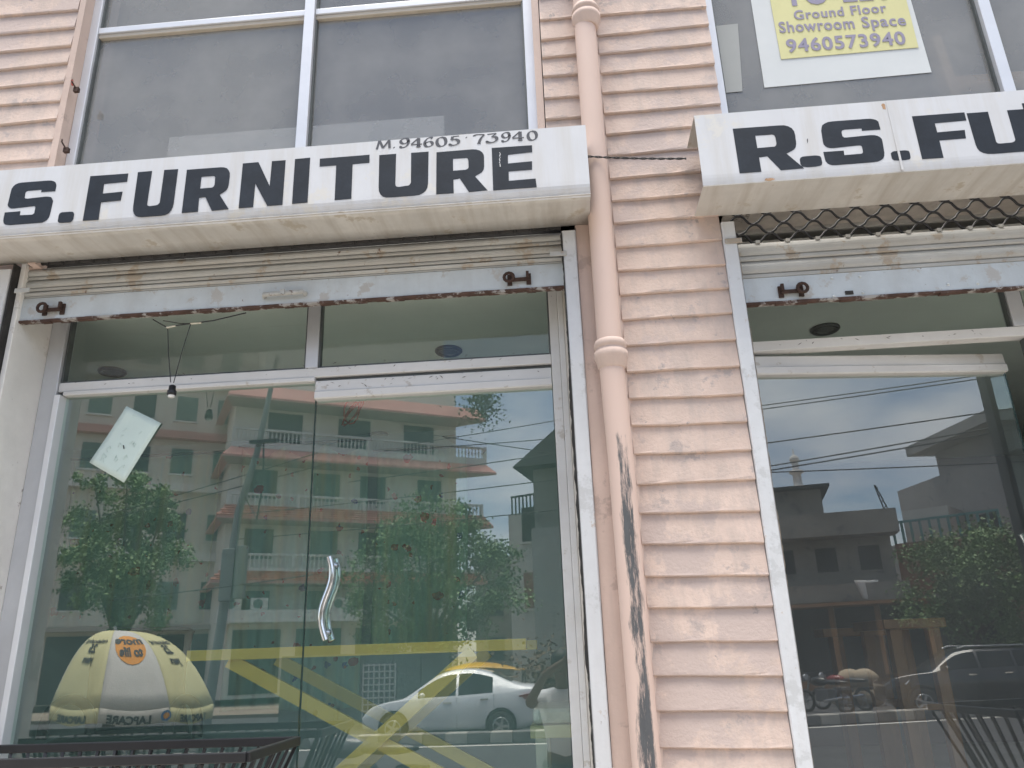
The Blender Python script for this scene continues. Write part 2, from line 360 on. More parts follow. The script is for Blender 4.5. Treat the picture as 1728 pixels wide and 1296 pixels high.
for (x, y) in ((757,590), (190,625), (640,732), (1392,553)):
    c = zc(x, y, 3.12)
    o = mk(B().lathe([(.075,-.002),(.078,-.012),(.068,-.022),(.052,-.018),(.05,-.004)], (c.x, c.y, 3.12), 24), 'ceiling_light', DL_RIM, shop)
    mk(B().lathe([(.049,-.014),(.03,-.012),(.002,-.011)], (c.x, c.y, 3.12), 20), 'lens', DL_GL, o)

# ground floor shopfronts
def frame_bar(par, name, x0, x1, y0, y1, z0, z1, m=ALU, bev=.003): return mk(B().box(x0, x1, y0, y1, z0, z1), name, m, par, bevel=bev)
def pane(par, x0, x1, y, z0, z1, m=G_SHOP, t=.008): return mk(B().box(x0, x1, y-t/2, y+t/2, z0, z1), 'pane', m, par)
ZT0, ZT1, ZTOP = 2.672, 2.728, 3.12
def part_empty(name, loc):
    o = bpy.data.objects.new(name, None); COL.objects.link(o); o.parent = shop; o.location = Vector(loc)-shop.location; o.empty_display_size = .1; return o
sf = part_empty('shopfront', (-1.15, GY, ZF))
frame_bar(sf, 'frame', -2.348, -2.272, GY-.04, GY+.03, ZF, ZTOP)
frame_bar(sf, 'glazing_strip', -2.271, -2.244, GY-.052, GY+.02, ZF, 2.665, mat('bright_aluminium', (.80,.81,.83), .3, .03, 4, metal=.2))
frame_bar(sf, 'transom', -2.271, -.035, GY-.03, GY+.03, ZT0+.012, ZT1, ALUW)
frame_bar(sf, 'transom', -2.243, -1.084, GY-.036, GY+.01, ZT0-.008, ZT0+.0115, ALUW)
frame_bar(sf, 'mullion', -1.132, -1.075, GY-.03, GY+.03, ZT1+.001, ZTOP)
frame_bar(sf, 'frame', -.0345, .004, GY-.045, GY+.03, ZF, ZTOP, ALUW)
frame_bar(sf, 'frame', .0045, .0295, GY-.075, GY+.03, ZF, ZTOP, ALUW)
frame_bar(sf, 'frame', .030, .0392, GY-.1, GY+.03, ZF, ZTOP, mat('cream_seal', (.62,.58,.52), .7, .1, 8))
for (x0, x1) in ((-2.2715, -2.262), (-1.139, -1.1325), (-1.0745, -1.068), (-.042, -.0352)):
    frame_bar(sf, 'gasket', x0, x1, GY-.022, GY+.01, ZT1+.001, ZTOP, DARKF, 0)
frame_bar(sf, 'gasket', -2.262, -1.14, GY-.022, GY+.01, ZT1+.001, ZT1+.008, DARKF, 0)
frame_bar(sf, 'gasket', -1.067, -.043, GY-.022, GY+.01, ZT1+.001, ZT1+.008, DARKF, 0)
pane(sf, -2.262, -1.14, GY, ZT1+.009, ZTOP, G_TR); pane(sf, -1.067, -.043, GY, ZT1+.009, ZTOP, G_TR)
pane(sf, -2.243, -1.086, GY, ZF, ZT0-.009)
door = part_empty('door', (-1.08, GY, ZF))
pane(door, -1.079, -.038, GY, ZF+.01, ZT0-.07)
frame_bar(door, 'glass_edge', -1.0835, -1.0795, GY-.006, GY+.006, ZF+.01, ZT0-.02, mat('glass_edge_green', (.03,.06,.055), .2, .1, 5), 0)
def rail(par, x0, x1, zt, yc, m=ALUW, mtx=None):
    prof = [(yc-.028, zt-.003), (yc-.03, zt-.006), (yc-.033, zt-.052), (yc-.040, zt-.056), (yc-.040, zt-.084), (yc-.034, zt-.089), (yc+.03, zt-.089), (yc+.03, zt)]
    b = B().prism(prof, x0, x1, 1); return b
mk(rail(door, -1.079, -.038, ZT0-.004, GY), 'door_rail', ALUW, door)
frame_bar(door, 'gasket', -1.079, -.038, GY-.012, GY+.012, ZT0-.004, ZT0+.011, DARKF, 0)
def s_handle(yc, sgn, x, z0, z1, n=22, flip=1):
    pts = []
    for k in range(n+1):
        u = k/n; pts.append((x+.019*math.sin(2*math.pi*(u-.54)), yc+sgn*.045, z0+(z1-z0)*u))
    return pts
hp = P(552, 1080, GY-.05); ht = P(548, 940, GY-.05); hx = (hp.x+ht.x)/2
def handle(par, x, yc, z0, z1, flip=-1, mtx=None, nm='handle'):
    for sgn in (-1, 1):
        b = B(); pts = s_handle(yc, sgn, x, z0, z1, 22, flip); b.tube(pts, .0125, 12)
        for k in (2, 20):
            q = pts[k]; b.tube([(q[0], yc+sgn*.004, q[2]), (q[0], yc+sgn*.043, q[2])], .009, 10); b.lathe([(.016,-.004),(.016,.004)], (q[0], yc+sgn*.009, q[2]), 12, 'y')
        if mtx: b.v = [tuple(mtx @ Vector(v)) for v in b.v]
        mk(b, nm, CHROME, par)
handle(door, hx, GY, hp.z, ht.z)

sf2 = part_empty('shopfront', (2.0, GY, ZF))
frame_bar(sf2, 'frame', .756, .790, GY-.04, GY+.03, ZF, ZTOP, ALUW)
frame_bar(sf2, 'transom', .7905, XE-.05, GY-.03, GY+.03, ZT0+.012, ZT1, ALUW)
frame_bar(sf2, 'mullion', 1.915, 1.975, GY-.03, GY+.03, ZT1+.001, ZTOP)
frame_bar(sf2, 'mullion', 1.955, 1.985, GY-.02, GY+.03, ZF, ZT0+.0115, DARKF)
frame_bar(sf2, 'frame', XE-.0495, XE, GY-.04, GY+.03, ZF, ZTOP, ALU)
for (x0, x1) in ((.791, .798), (1.908, 1.9145), (1.9755, 1.982)):
    frame_bar(sf2, 'gasket', x0, x1, GY-.022, GY+.01, ZT1+.001, ZTOP, DARKF, 0)
pane(sf2, .80, 1.907, GY, ZT1+.004, ZTOP, G_TR); pane(sf2, 1.983, XE-.051, GY, ZT1+.004, ZTOP, G_TR); pane(sf2, 1.986, XE-.051, GY, ZF, ZT0+.011)
rd = part_empty('door', (HINGE.x, HINGE.y, ZF))        # ajar, swung inwards
DM = Matrix.Translation((HINGE.x, HINGE.y, 0)) @ Matrix.Rotation(DA, 4, 'Z')
def dk(b, name, m, bevel=0):
    b.v = [tuple(DM @ Vector(v)) for v in b.v]; return mk(b, name, m, rd, bevel=bevel)
DW = 1.15
dk(B().box(.004, DW, -.004, .004, ZF+.01, ZT0-.072), 'pane', G_DOOR)
dk(B().box(DW+.0005, DW+.004, -.006, .006, ZF+.01, ZT0-.072), 'glass_edge', MATS['glass_edge_green'])
b = rail(rd, .004, DW-.006, ZT0-.002, 0); dk(b, 'door_rail', ALUW)
hq = P(1706, 960, .4)
for sgn in (-1, 1):
    b = B(); pts = s_handle(0, sgn, DW-.075, hp.z, ht.z, 22, -1); b.tube(pts, .0125, 12)
    for k in (2, 20): b.tube([(pts[k][0], sgn*.004, pts[k][2]), (pts[k][0], sgn*.043, pts[k][2])], .009, 10)
    dk(b, 'handle', CHROME)

# rolling shutters
def slat(z0, z1, y):                                   # curved lath with a flat seam
    h = z1-z0; pr = [(y+.02, z0), (y-.006, z0), (y-.010, z0+.004), (y-.010, z0+h*.20), (y-.003, z0+h*.23), (y-.003, z0+h*.27), (y-.008, z0+h*.29)]
    for k in range(6):
        a = math.pi*(.15+.85*k/5); pr.append((y-.001-.014*math.sin(a), z0+h*.30+(h*.68)*k/5))
    return pr+[(y+.002, z1-.001), (y+.02, z1-.001)]
def shutter(x0, x1, zb, zs, y):
    sh = part_empty('rolling_shutter', ((x0+x1)/2, y, zb))
    mk(B().box(x0, x1, y-.012, y+.012, zb+.010, zs[0]), 'bottom_bar', SHUTB, sh, bevel=.003)
    b = B(); n = 60
    for k in range(n):                                 # rusted lower edge, uneven
        xa = x0+(x1-x0)*k/n; b.box(xa, xa+(x1-x0)/n, y-.016+random.uniform(-.002,.001), y+.012, zb+.001+random.uniform(-.003,.002), zb+.0098)
    mk(b, 'rusted_edge', RUSTE, sh)
    for a, c in zip(zs[:-1], zs[1:]): mk(B().prism(slat(a+.001, c, y), x0, x1, 1), 'lath', SHUT, sh)
    return sh
SY = .045
zl = [P(30, yy, SY).z for yy in (511, 484, 460)]
shL = shutter(-2.368, .0385, 2.935, [3.052, 3.088, 3.145, 3.205], SY)
def hasp(sh, px, py, flip=1):
    c = P(px, py, SY-.02); c.y = SY-.013
    b = B(); b.bar(c+Vector((-.04,-.012,-.004)), c+Vector((.04,-.012,-.004)), .010, .014)
    b.bar(c+Vector((-.05,-.003,0)), c+Vector((-.03,-.003,0)), .006, .05); b.bar(c+Vector((.03,-.003,0)), c+Vector((.05,-.003,0)), .006, .05)
    ring = [c+Vector((flip*.042+.020*math.cos(a*math.pi/6), -.024, .004+.020*math.sin(a*math.pi/6))) for a in range(13)]
    b.tube(ring, .007, 6, False); b.bar(c+Vector((-flip*.036,-.018,.0)), c+Vector((-flip*.036,-.018,.028)), .012, .012)
    mk(b, 'hasp', RUST, sh)
hasp(shL, 90, 522, -1); hasp(shL, 876, 471, -1)
c = P(480, 497, SY-.02); c.y = SY-.0135
b = B(); b.tube([c+Vector((-.09,0,-.002)), c+Vector((-.085,-.022,-.002)), c+Vector((.085,-.022,.0)), c+Vector((.09,0,.0))], .011, 8); b.box(c.x-.01, c.x+.01, c.y-.037, c.y-.03, c.z-.012, c.z+.012)
mk(b, 'pull_handle', mat('worn_handle_paint', (.42,.42,.40), .5, .2, 30, spots=[((.12,.07,.05), .6, 40)]), shL)
shR = shutter(.7585, XE, 2.803, [P(1255, 473, SY).z, P(1252, 443, SY).z, P(1250, 412, SY).z], SY)
hasp(shR, 1335, 491, 1)
c = P(1433, 494, SY-.013); mk(B().box(c.x-.016, c.x+.016, SY-.0155, SY-.0122, c.z-.008, c.z+.008), 'slot', BLACKG, shR)
for (x, y) in ((1404,470), (1451,467), (1407,500), (1456,494), (1600,480), (1650,478)):
    c = P(x, y, SY-.012); mk(B().lathe([(.007,0),(.006,-.003),(.002,-.005)], (c.x, SY-.012, c.z), 10, 'y'), 'rivet', SHUTB, shR)
# tabs that lock the laths into the guides
for (px, py, sh) in ((942,427,shL), (1238,405,shR), (36,489,shL)):
    c = P(px, py, -.03); mk(B().box(c.x-.035, c.x+.035, -.027, -.021, c.z-.011, c.z+.011), 'end_clip', SHUT, sh, bevel=.002)
# gap above the left shutter, its shade put in as black backing, with hooked links, and the collapsible mesh above the right one
b = B(); b.tube([(-2.36, .03, 3.222), (.038, .03, 3.222)], .010, 8)
for k in range(34): x = -2.33+k*.07; b.tube([(x, .024, 3.236), (x+.006, .012, 3.222), (x, .024, 3.206)], .006, 6)
mk(b, 'lath_lock_rod', BLACKG, shL)
mk(B().box(-2.372, .0385, .065, .099, 3.21, 3.5), 'gap_shade_backing', BLACKG, shL)
zc0 = P(1250, 412, SY).z
nlink = 20
for r in range(4):
    b = B(); zb_ = zc0+.027+r*.046
    pts = []
    for k in range(int((XE-.76)/.0105)):
        x = .764+k*.0105; ph = (x-.764)/.123*2*math.pi + (math.pi if r % 2 else 0)
        s = math.sin(ph); s = math.copysign(abs(s)**.8, s)
        pts.append((x, SY+.012+.003*math.sin(ph*2), zb_+.0215*s))
    b.tube(pts, .0052, 6); mk(b, 'mesh_wire', BLK, shR)
b = B()
for r in range(4):
    for k in range(22):
        x = .764+(.25+.5*(r % 2)+k)*.123; z = zc0+.027+r*.046+.0225
        if x < XE-.03: b.tube([(x-.011, SY+.012, z), (x+.011, SY+.012, z)], .0072, 6)
stuff(mk(b, 'mesh_joint', BLK, shR))
b = B()
for k in range(20): x = .764+.75*.123+k*.123; b.box(x-.009, x+.009, SY-.01, SY+.012, zc0-.006, zc0+.008)
stuff(mk(b, 'mesh_clip', SHUT, shR))

# first floor windows
WY = .085
def upper_window(x0, x1, mulls, zr, par_name='window'):
    wn = part_empty('window', ((x0+x1)/2, WY, 3.5))
    z0, z1 = 3.45, 6.1
    lw = mat('window_frame_aluminium', (.66,.67,.70), .38, .05, 4, metal=.3)
    tan = mat('window_frame_underside_tan', (.52,.46,.38), .5, .08, 5)
    frame_bar(wn, 'frame', x0, x0+.045, WY-.035, WY+.03, z0, z1, lw); frame_bar(wn, 'frame', x1-.045, x1, WY-.035, WY+.03, z0, z1, lw)
    xs = [x0+.045]+[q for mlt in mulls for q in (mlt-.026, mlt+.026)]+[x1-.045]
    for q in mulls: frame_bar(wn, 'mullion', q-.0255, q+.0255, WY-.045, WY+.03, z0, z1, lw)
    for i in range(0, len(xs), 2):
        a, c = xs[i], xs[i+1]; zz = [z0]+([zr-.03, zr+.03] if zr else [])+[z1]
        if zr:
            frame_bar(wn, 'rail', a+.0005, c-.0005, WY-.030, WY+.03, zr-.006, zr+.0295, lw); frame_bar(wn, 'rail', a+.0005, c-.0005, WY-.022, WY+.02, zr-.0295, zr-.0065, tan)
        for j in range(0, len(zz), 2):
            for (u0, u1, v0, v1) in ((a+.0005, a+.008, zz[j], zz[j+1]), (c-.008, c-.0005, zz[j], zz[j+1])): frame_bar(wn, 'gasket', u0, u1, WY-.02, WY+.01, v0, v1, DARKF, 0)
            pane(wn, a+.0085, c-.0085, WY, zz[j]+.001, zz[j+1]-.001, G_UP, .006)
    return wn
upper_window(-2.285, -.035, [-1.14], 4.545)
upper_window(.775, 3.35, [2.035], None)
mk(B().box(-2.285, 3.35, WY-.03, .3, 3.40, 3.449), 'sill', ALU, shop)
mk(B().box(-2.30, 3.35, .0, .3, 6.101, 6.399), 'lintel', PINKS, shop)

# drainpipe with collars, its pink paint scraped off below
def pipe_mat():
    m = bpy.data.materials.new('pipe_scraped_paint'); m.use_nodes = True; t = m.node_tree; n = t.nodes; l = t.links; bs = n['Principled BSDF']; bs.inputs['Roughness'].default_value = .7
    tx = n.new('ShaderNodeTexCoord'); sp = n.new('ShaderNodeSeparateXYZ'); g = n.new('ShaderNodeNewGeometry'); l.new(g.outputs['Position'], sp.inputs[0])
    ns = n.new('ShaderNodeTexNoise'); ns.inputs['Scale'].default_value = 42; ns.inputs['Detail'].default_value = 8; ns.inputs['Roughness'].default_value = .75
    v = n.new('ShaderNodeVectorMath'); v.operation = 'MULTIPLY'; v.inputs[1].default_value = (1, 1, .14); l.new(g.outputs['Position'], v.inputs[0]); l.new(v.outputs[0], ns.inputs['Vector'])
    n2 = n.new('ShaderNodeTexNoise'); n2.inputs['Scale'].default_value = 3.0; n2.inputs['Detail'].default_value = 2; l.new(g.outputs['Position'], n2.inputs['Vector'])
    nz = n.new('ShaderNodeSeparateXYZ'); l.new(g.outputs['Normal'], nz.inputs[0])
    def mt(op, a, b=None):
        k = n.new('ShaderNodeMath'); k.operation = op
        for i, q in enumerate((a, b)):
            if q is None: continue
            if isinstance(q, (int, float)): k.inputs[i].default_value = q
            else: l.new(q, k.inputs[i])
        return k.outputs[0]
    def mr(f, a, c, d=0, e=1):
        k = n.new('ShaderNodeMapRange'); k.inputs[1].default_value = a; k.inputs[2].default_value = c; k.inputs[3].default_value = d; k.inputs[4].default_value = e; l.new(f, k.inputs[0]); return k.outputs[0]
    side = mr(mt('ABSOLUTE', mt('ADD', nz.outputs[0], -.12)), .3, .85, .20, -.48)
    low = mr(sp.outputs[2], 2.27, 1.0, -.20, .15)
    low = mt('ADD', low, mr(sp.outputs[2], 2.25, 2.30, .06, -.4))
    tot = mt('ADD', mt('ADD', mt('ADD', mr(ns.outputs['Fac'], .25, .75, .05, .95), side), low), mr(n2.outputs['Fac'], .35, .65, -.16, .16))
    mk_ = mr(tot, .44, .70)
    mx = n.new('ShaderNodeMix'); mx.data_type = 'RGBA'; l.new(mk_, mx.inputs[0])
    c1 = n.new('ShaderNodeMix'); c1.data_type = 'RGBA'; l.new(n2.outputs['Fac'], c1.inputs[0]); c1.inputs[6].default_value = (.60,.45,.38,1); c1.inputs[7].default_value = (.68,.52,.45,1)
    c2 = n.new('ShaderNodeMix'); c2.data_type = 'RGBA'; l.new(ns.outputs['Fac'], c2.inputs[0]); c2.inputs[6].default_value = (.012,.014,.018,1); c2.inputs[7].default_value = (.16,.165,.17,1)
    l.new(c1.outputs[2], mx.inputs[6]); l.new(c2.outputs[2], mx.inputs[7]); l.new(mx.outputs[2], bs.inputs['Base Color'])
    bp = n.new('ShaderNodeBump'); bp.inputs['Strength'].default_value = .35; bp.inputs['Distance'].default_value = .004; bp.invert = True; l.new(mk_, bp.inputs['Height']); l.new(bp.outputs[0], bs.inputs['Normal'])
    return m
PM = pipe_mat()
PY = -.062
pc = [P(994,133,PY), P(1030,600,PY), P(1048,780,PY), P(1091,1290,PY)]
top_ = pc[0]+(pc[0]-pc[1])*1.6; botp = pc[3]+(pc[3]-pc[2])*1.3; botp.z = max(botp.z, ZF)
pp = part_empty('drainpipe', (pc[3].x, PY, ZF))
pts = [top_]+pc+[botp]
fine = []
for a, c in zip(pts[:-1], pts[1:]): fine += [a.lerp(c, k/6) for k in range(6)]
fine.append(pts[-1])
mk(B().tube(fine, .048, 28), 'pipe', PM, pp)
for (x, y) in ((989,32), (1031,600)):
    c = P(x, y, PY)
    prof = [(.049,.062),(.058,.058),(.064,.045),(.064,.030),(.059,.026),(.059,.016),(.066,.010),(.066,-.012),(.060,-.022),(.055,-.05),(.049,-.058)]
    mk(B().lathe(prof[::-1], c, 28), 'collar', PINKS, pp)
# mortar fillet along the pipe
b = B(); q0 = pc[0]+(pc[0]-pc[1])*1.6
for k in range(40):
    u = k/39; z = top_.z+(ZF-top_.z)*u; x = np.interp(-z, [-p.z for p in pts], [p.x for p in pts])+.047
    b.v.append((x-.02, -.035+random.uniform(-.004,.004), z)); b.v.append((x+.018+random.uniform(-.004,.004), -.003, z)); b.v.append((x-.02, 0, z))
for k in range(39):
    i = 3*k; b.f += [(i, i+1, i+4, i+3), (i+1, i+2, i+5, i+4)]; b.sm += [False]*2
mk(b, 'mortar_fillet', PINKS, pp)
# ---------------------------------------------------------------- sign boards with painted letters
SF = -.25                                              # plane of the sign faces
def rp(pts, n=5):                                      # polygon with rounded corners: (x, y[, r])
    out = []; k = len(pts)
    for i in range(k):
        p = Vector(pts[i][:2]); r = pts[i][2] if len(pts[i]) > 2 else 0
        if not r: out.append(p); continue
        a = Vector(pts[i-1][:2])-p; c = Vector(pts[(i+1) % k][:2])-p
        a = p+a.normalized()*min(r, a.length/2); c = p+c.normalized()*min(r, c.length/2)
        for j in range(n+1):
            u = j/n; out.append(a*(1-u)**2+p*2*u*(1-u)+c*u*u)
    return out
GL = {
 'F': [[(0,0),(.40,0),(.40,.39),(.90,.40),(.92,.59),(.40,.58),(.40,.80),(1,.81),(1,1),(0,1)]],
 'E': [[(0,0),(1.02,0),(1,.20),(.38,.19),(.38,.41),(.93,.42),(.94,.61),(.37,.60),(.38,.81),(.95,.83),(.95,1),(0,1)]],
 'U': [[(0,1),(.01,0,.24),(.99,0,.26),(1,1),(.655,1),(.65,.24,.08),(.34,.22,.08),(.345,1)]],
 'R': [[(0,0),(.35,0),(.345,.32),(.48,.33),(.66,0),(1.03,.01),(.79,.36),(.98,.46,.16),(.985,1,.24),(0,1)], [(.345,.53),(.66,.53,.07),(.66,.81,.07),(.345,.81)]],
 'N': [[(0,0),(.33,0),(.33,.53),(.66,0),(1,0),(1,1),(.68,1),(.68,.44),(.37,1),(0,1)]],
 'I': [[(0,0),(1,0),(1,1),(0,1)]],
 'T': [[(0,.81),(0,1),(1,1),(1,.81),(.665,.81),(.665,0),(.335,0),(.335,.81)]],
 'S': [[(0,0,.16),(.97,0,.2),(1,.62,.18),(.36,.60,.06),(.36,.79,.06),(.70,.79),(.70,.73),(1,.73),(1,1,.2),(.04,1,.2),(.02,.38,.16),(.64,.41,.05),(.64,.21,.05),(.33,.21),(.33,.31),(0,.31)]],
 '.': [[(0,0,.3),(1,0,.3),(1,1,.3),(0,1,.3)]],
}
def curve_mesh(loops, ext):
    cu = bpy.data.curves.new('tmp', 'CURVE'); cu.dimensions = '2D'; cu.fill_mode = 'BOTH'; cu.extrude = ext
    for lp in loops:
        sp = cu.splines.new('POLY'); sp.points.add(len(lp)-1); sp.use_cyclic_u = True
        for q, p in zip(sp.points, lp): q.co = (p[0], p[1], 0, 1)
    o = bpy.data.objects.new('tmp', cu); COL.objects.link(o); bpy.context.view_layer.update()
    me = bpy.data.meshes.new_from_object(o.evaluated_get(bpy.context.evaluated_depsgraph_get())); bpy.data.objects.remove(o); bpy.data.curves.remove(cu)
    return [tuple(v.co) for v in me.vertices], [tuple(p.vertices) for p in me.polygons]
def on_face(vs, fs, y):                                # local (x, z-in-y, ext) -> face plane facing the street
    b = B(); b.add([(x, y-.0012-zz, yy) for x, yy, zz in vs], fs); return b
def letter(ch, X0, X1, z0, z1, par, ext=.0008, skew=0):
    loops = [[(X0+(X1-X0)*p.x+skew*p.y+random.uniform(-.0008,.0008), z0+(z1-z0)*p.y+random.uniform(-.0008,.0008)) for p in rp(lp)] for lp in GL[ch]]
    vs, fs = curve_mesh(loops, ext)
    return mk(on_face(vs, fs, SF), 'letter', LETTER, par)

def sign(x0, x1, zt, zb, label, crumple=False):
    s = thing('sign_board', label, 'sign', ((x0+x1)/2, SF/2, zb))
    n = 40 if crumple else 2
    b = B(); u = B(); t = B(); zrow = [0, .12, .8, .86, .90, .94, .97, 1.0]
    def fy(k, v):                                      # sheet metal is not quite flat
        x = x0+(x1-x0)*k/n
        d = .0010*(1+math.sin(x*3.1))*v if crumple else .0
        if v > .84: d += (.022 if crumple else .006)*((v-.84)/.16)**2
        return SF+d
    vs = [(x0+(x1-x0)*k/n, fy(k, v)+ (0), zt+(zb-zt)*v) for k in range(n+1) for v in zrow]
    m_ = len(zrow)
    b.add(vs, [(k*m_+j, (k+1)*m_+j, (k+1)*m_+j+1, k*m_+j+1) for k in range(n) for j in range(m_-1)], False)
    mk(b, 'face', SIGNW, s, solid=.002)
    vs = []
    for k in range(n+1):
        x = x0+(x1-x0)*k/n
        for v in (0, .15, .6, 1):
            dz = (.007*math.sin(x*4.3+1)*math.sin(v*3.14) + random.uniform(-.002,.002) if crumple else 0)
            vs.append((x, fy(k, 1)*(1-v)+.0*v-.004*v, zb+.0015+.006*v+dz*(1 if 0 < v < 1 else 0)))
    u.add(vs, [(k*4+j, (k+1)*4+j, (k+1)*4+j+1, k*4+j+1) for k in range(n) for j in range(3)], crumple)
    mk(u, 'underside', SIGNU, s, solid=.002)
    t.box(x0, x1, SF+.003, -.04, zt-.003, zt-.001); mk(t, 'top_flange', SIGNU, s)
    bk = B().box(x0, x1, SF+.004, SF+.012, zb, zb+.004); mk(bk, 'fold_edge', SIGNU, s)
    return s
zT, zB = 3.523, 3.2
sgL = sign(-2.78, P(988,213,SF).x, zT, zB, 'white sign board with bold dark lettering and phone number above the left shutter', True)
sgR = sign(P(1171,195,SF).x, 3.45, 3.527, 3.197, 'white sign board with rust spots above the right shutter, cut off by the photo edge')
def lets(lst, par):
    for ch, bl, tr in lst:
        a, c = P(*bl, SF), P(*tr, SF); letter(ch, a.x, c.x, a.z, c.z, par)
lets([('S', (4,381), (97,304)), ('.', (97,377), (126,357)), ('F', (140,373), (217,293)), ('U', (222,368), (301,285.5)), ('R', (307,359.5), (391,281)),
      ('N', (403,351.5), (482,270.7)), ('I', (493,344), (523.5,266.7)), ('T', (536,340), (624,261.7)), ('U', (638,335), (723,256)), ('R', (736.5,328.5), (818,251)), ('E', (832,321.5), (901,245))], sgL)
a = P(4, 381, SF); letter('.', a.x-.09, a.x-.02, a.z+.003, a.z+.055, sgL); letter('R', a.x-.36, a.x-.11, a.z, a.z+.21, sgL)
lets([('R', (1248,293), (1340,210)), ('.', (1352,283), (1384.5,262)), ('S', (1394,280), (1481,199.5)), ('.', (1506,272), (1533.7,253.5)), ('F', (1556,269), (1627,190)), ('U', (1650,262), (1735,184))], sgR)
x = P(1748, 255, SF).x
for ch, w_ in (('R',.245), ('N',.215), ('I',.085), ('T',.23), ('U',.23), ('R',.22), ('E',.20)):
    if x+w_ < 3.4: letter(ch, x, x+w_, zB+.062, zB+.265, sgR)
    x += w_+.035
# seam and rust blister on the right sign, scratch through the E
a = P(1497, 176, SF); c = P(1520, 290, SF)
mk(B().hexa([(a.x-.004,SF-.0035,zB+.003),(a.x+.004,SF-.0035,zB+.003),(a.x+.004,SF-.0012,zB+.003),(a.x-.004,SF-.0012,zB+.003),(a.x-.004,SF-.0035,3.525),(a.x+.004,SF-.0035,3.525),(a.x+.004,SF-.0012,3.525),(a.x-.004,SF-.0012,3.525)]), 'seam', SIGNW, sgR)
RSTAIN = mat('rust_stain', (.42,.26,.15), .8, .35, 30)
for (px, py, sg, rx, rz) in ((1298,303,sgR,.022,.007), (1491,180,sgR,.008,.016)):
    q = P(px, py, SF); lp = [(q.x+rx*math.cos(k*.45)*random.uniform(.6,1.2), q.z+rz*math.sin(k*.45)*random.uniform(.6,1.2)) for k in range(14)]
    vs, fs = curve_mesh([lp], .0004); mk(on_face(vs, fs, SF), 'rust_spot', RSTAIN, sg)
CHIP = mat('bare_chip', (.68,.69,.70), .6, .1, 10)
b = B()
for k in range(9):
    q = P(843.5+random.uniform(-.8,.8), 258+k*2.8, SF); hh = random.uniform(.001,.005); b.box(q.x-.0016, q.x+.0016, SF-.0032, SF-.0026, q.z-hh, q.z+hh)
mk(b, 'paint_scratch', CHIP, sgL)
q = P(1362.5, 238, SF); vs, fs = curve_mesh([[(q.x-.003,q.z-.012),(q.x+.0015,q.z-.002),(q.x+.003,q.z+.011),(q.x-.001,q.z+.008)]], .0006); mk(on_face(vs, fs, SF), 'drip_mark', NUMP, sgR)

# phone number, broad-nib brush strokes
ST = {  # skeleton strokes in a unit box
 'M': [[(.0,.0),(.16,.92)],[(.18,.94),(.44,.10)],[(.44,.10),(.86,.94)],[(.86,.94),(.9,.04)]],
 '9': [[(.88,.72),(.72,.96),(.4,.99),(.12,.84),(.10,.60),(.36,.44),(.66,.50),(.88,.72),(.84,.42),(.62,.12),(.28,.02),(.08,.10),(.10,.2)]],
 '4': [[(.70,.0),(.70,.98)],[(.70,.98),(.04,.34)],[(.04,.30),(1.02,.30)],[(.5,.02),(.9,.02)]],
 '6': [[(.88,.86),(.74,.98),(.44,.93),(.18,.66),(.10,.34),(.26,.07),(.55,.01),(.84,.14),(.88,.38),(.66,.55),(.36,.50),(.14,.34)]],
 '0': [[(.5,.99),(.2,.86),(.08,.5),(.2,.14),(.5,.01),(.8,.14),(.92,.5),(.8,.86),(.5,.99)]],
 '5': [[(.94,.97),(.34,.95)],[(.34,.95),(.24,.56)],[(.24,.56),(.56,.63),(.84,.48),(.88,.26),(.66,.05),(.32,.0),(.08,.10),(.12,.2)]],
 '7': [[(.06,.82),(.14,.97),(.98,.93)],[(.98,.93),(.62,.48),(.46,.0)],[(.3,.02),(.62,.0)]],
 '3': [[(.1,.92),(.9,.97)],[(.9,.97),(.46,.60)],[(.46,.60),(.82,.56),(.92,.30),(.72,.07),(.38,.0),(.06,.10),(.1,.2)]],
 '.': [[(.3,.02),(.6,.12)]], '-': [[(.3,.40),(.6,.50)]],
}
def brush(ch, X0, z0, w_, h, par, tilt=0):
    nib = Vector((math.cos(rad(20)), math.sin(rad(20))))*(.07 if ch == 'M' else .125); b = B(); first = True
    loops = []
    for si, st in enumerate(ST[ch]):
        pts = [Vector(p) for p in st]; f = []
        for i in range(len(pts)-1):
            p0 = pts[max(i-1,0)]; p1 = pts[i]; p2 = pts[i+1]; p3 = pts[min(i+2,len(pts)-1)]
            for k in range(4):
                t = k/4; f.append(.5*((2*p1)+(p2-p0)*t+(2*p0-5*p1+4*p2-p3)*t*t+(3*p1-p0-3*p2+p3)*t**3))
        f.append(pts[-1]); L_, R_ = [], []
        for i, p in enumerate(f):
            t = (f[min(i+1,len(f)-1)]-f[max(i-1,0)]).normalized(); nn = Vector((-t.y, t.x)); hw = max(.035 if ch == 'M' else .055, abs(nn.dot(nib))*1.3)
            L_.append(p+nn*hw); R_.append(p-nn*hw)
        yo = SF-.0012-.0004*(si+1)
        def W(q): return (X0+w_*q.x, yo, z0+h*q.y+tilt*w_*q.x)
        k = len(f); b.add([W(q) for q in L_]+[W(q) for q in R_], [(i, i+1, k+i+1, k+i) for i in range(k-1)])
    mk(b, 'numeral', NUMP, par)
nums = [('M',636,252,24),('.',661,250,9),('9',675,249.5,16.5),('4',693,249,19),('6',715,248,16.5),('0',736,247.5,18),('5',758,245.5,18),('-',783,239,9),('7',800,242.5,18),('3',821,241,19),('9',847,239.5,15),('4',864,238,20),('0',890,237,17)]
for ch, px, py, pw in nums:
    q = P(px, py, SF); q2 = P(px+pw, py-pw*.075, SF); h = (P(px, py-16.5, SF).z-q.z)
    brush(ch, q.x, q.z-.002, q2.x-q.x, h*.94, sgL)

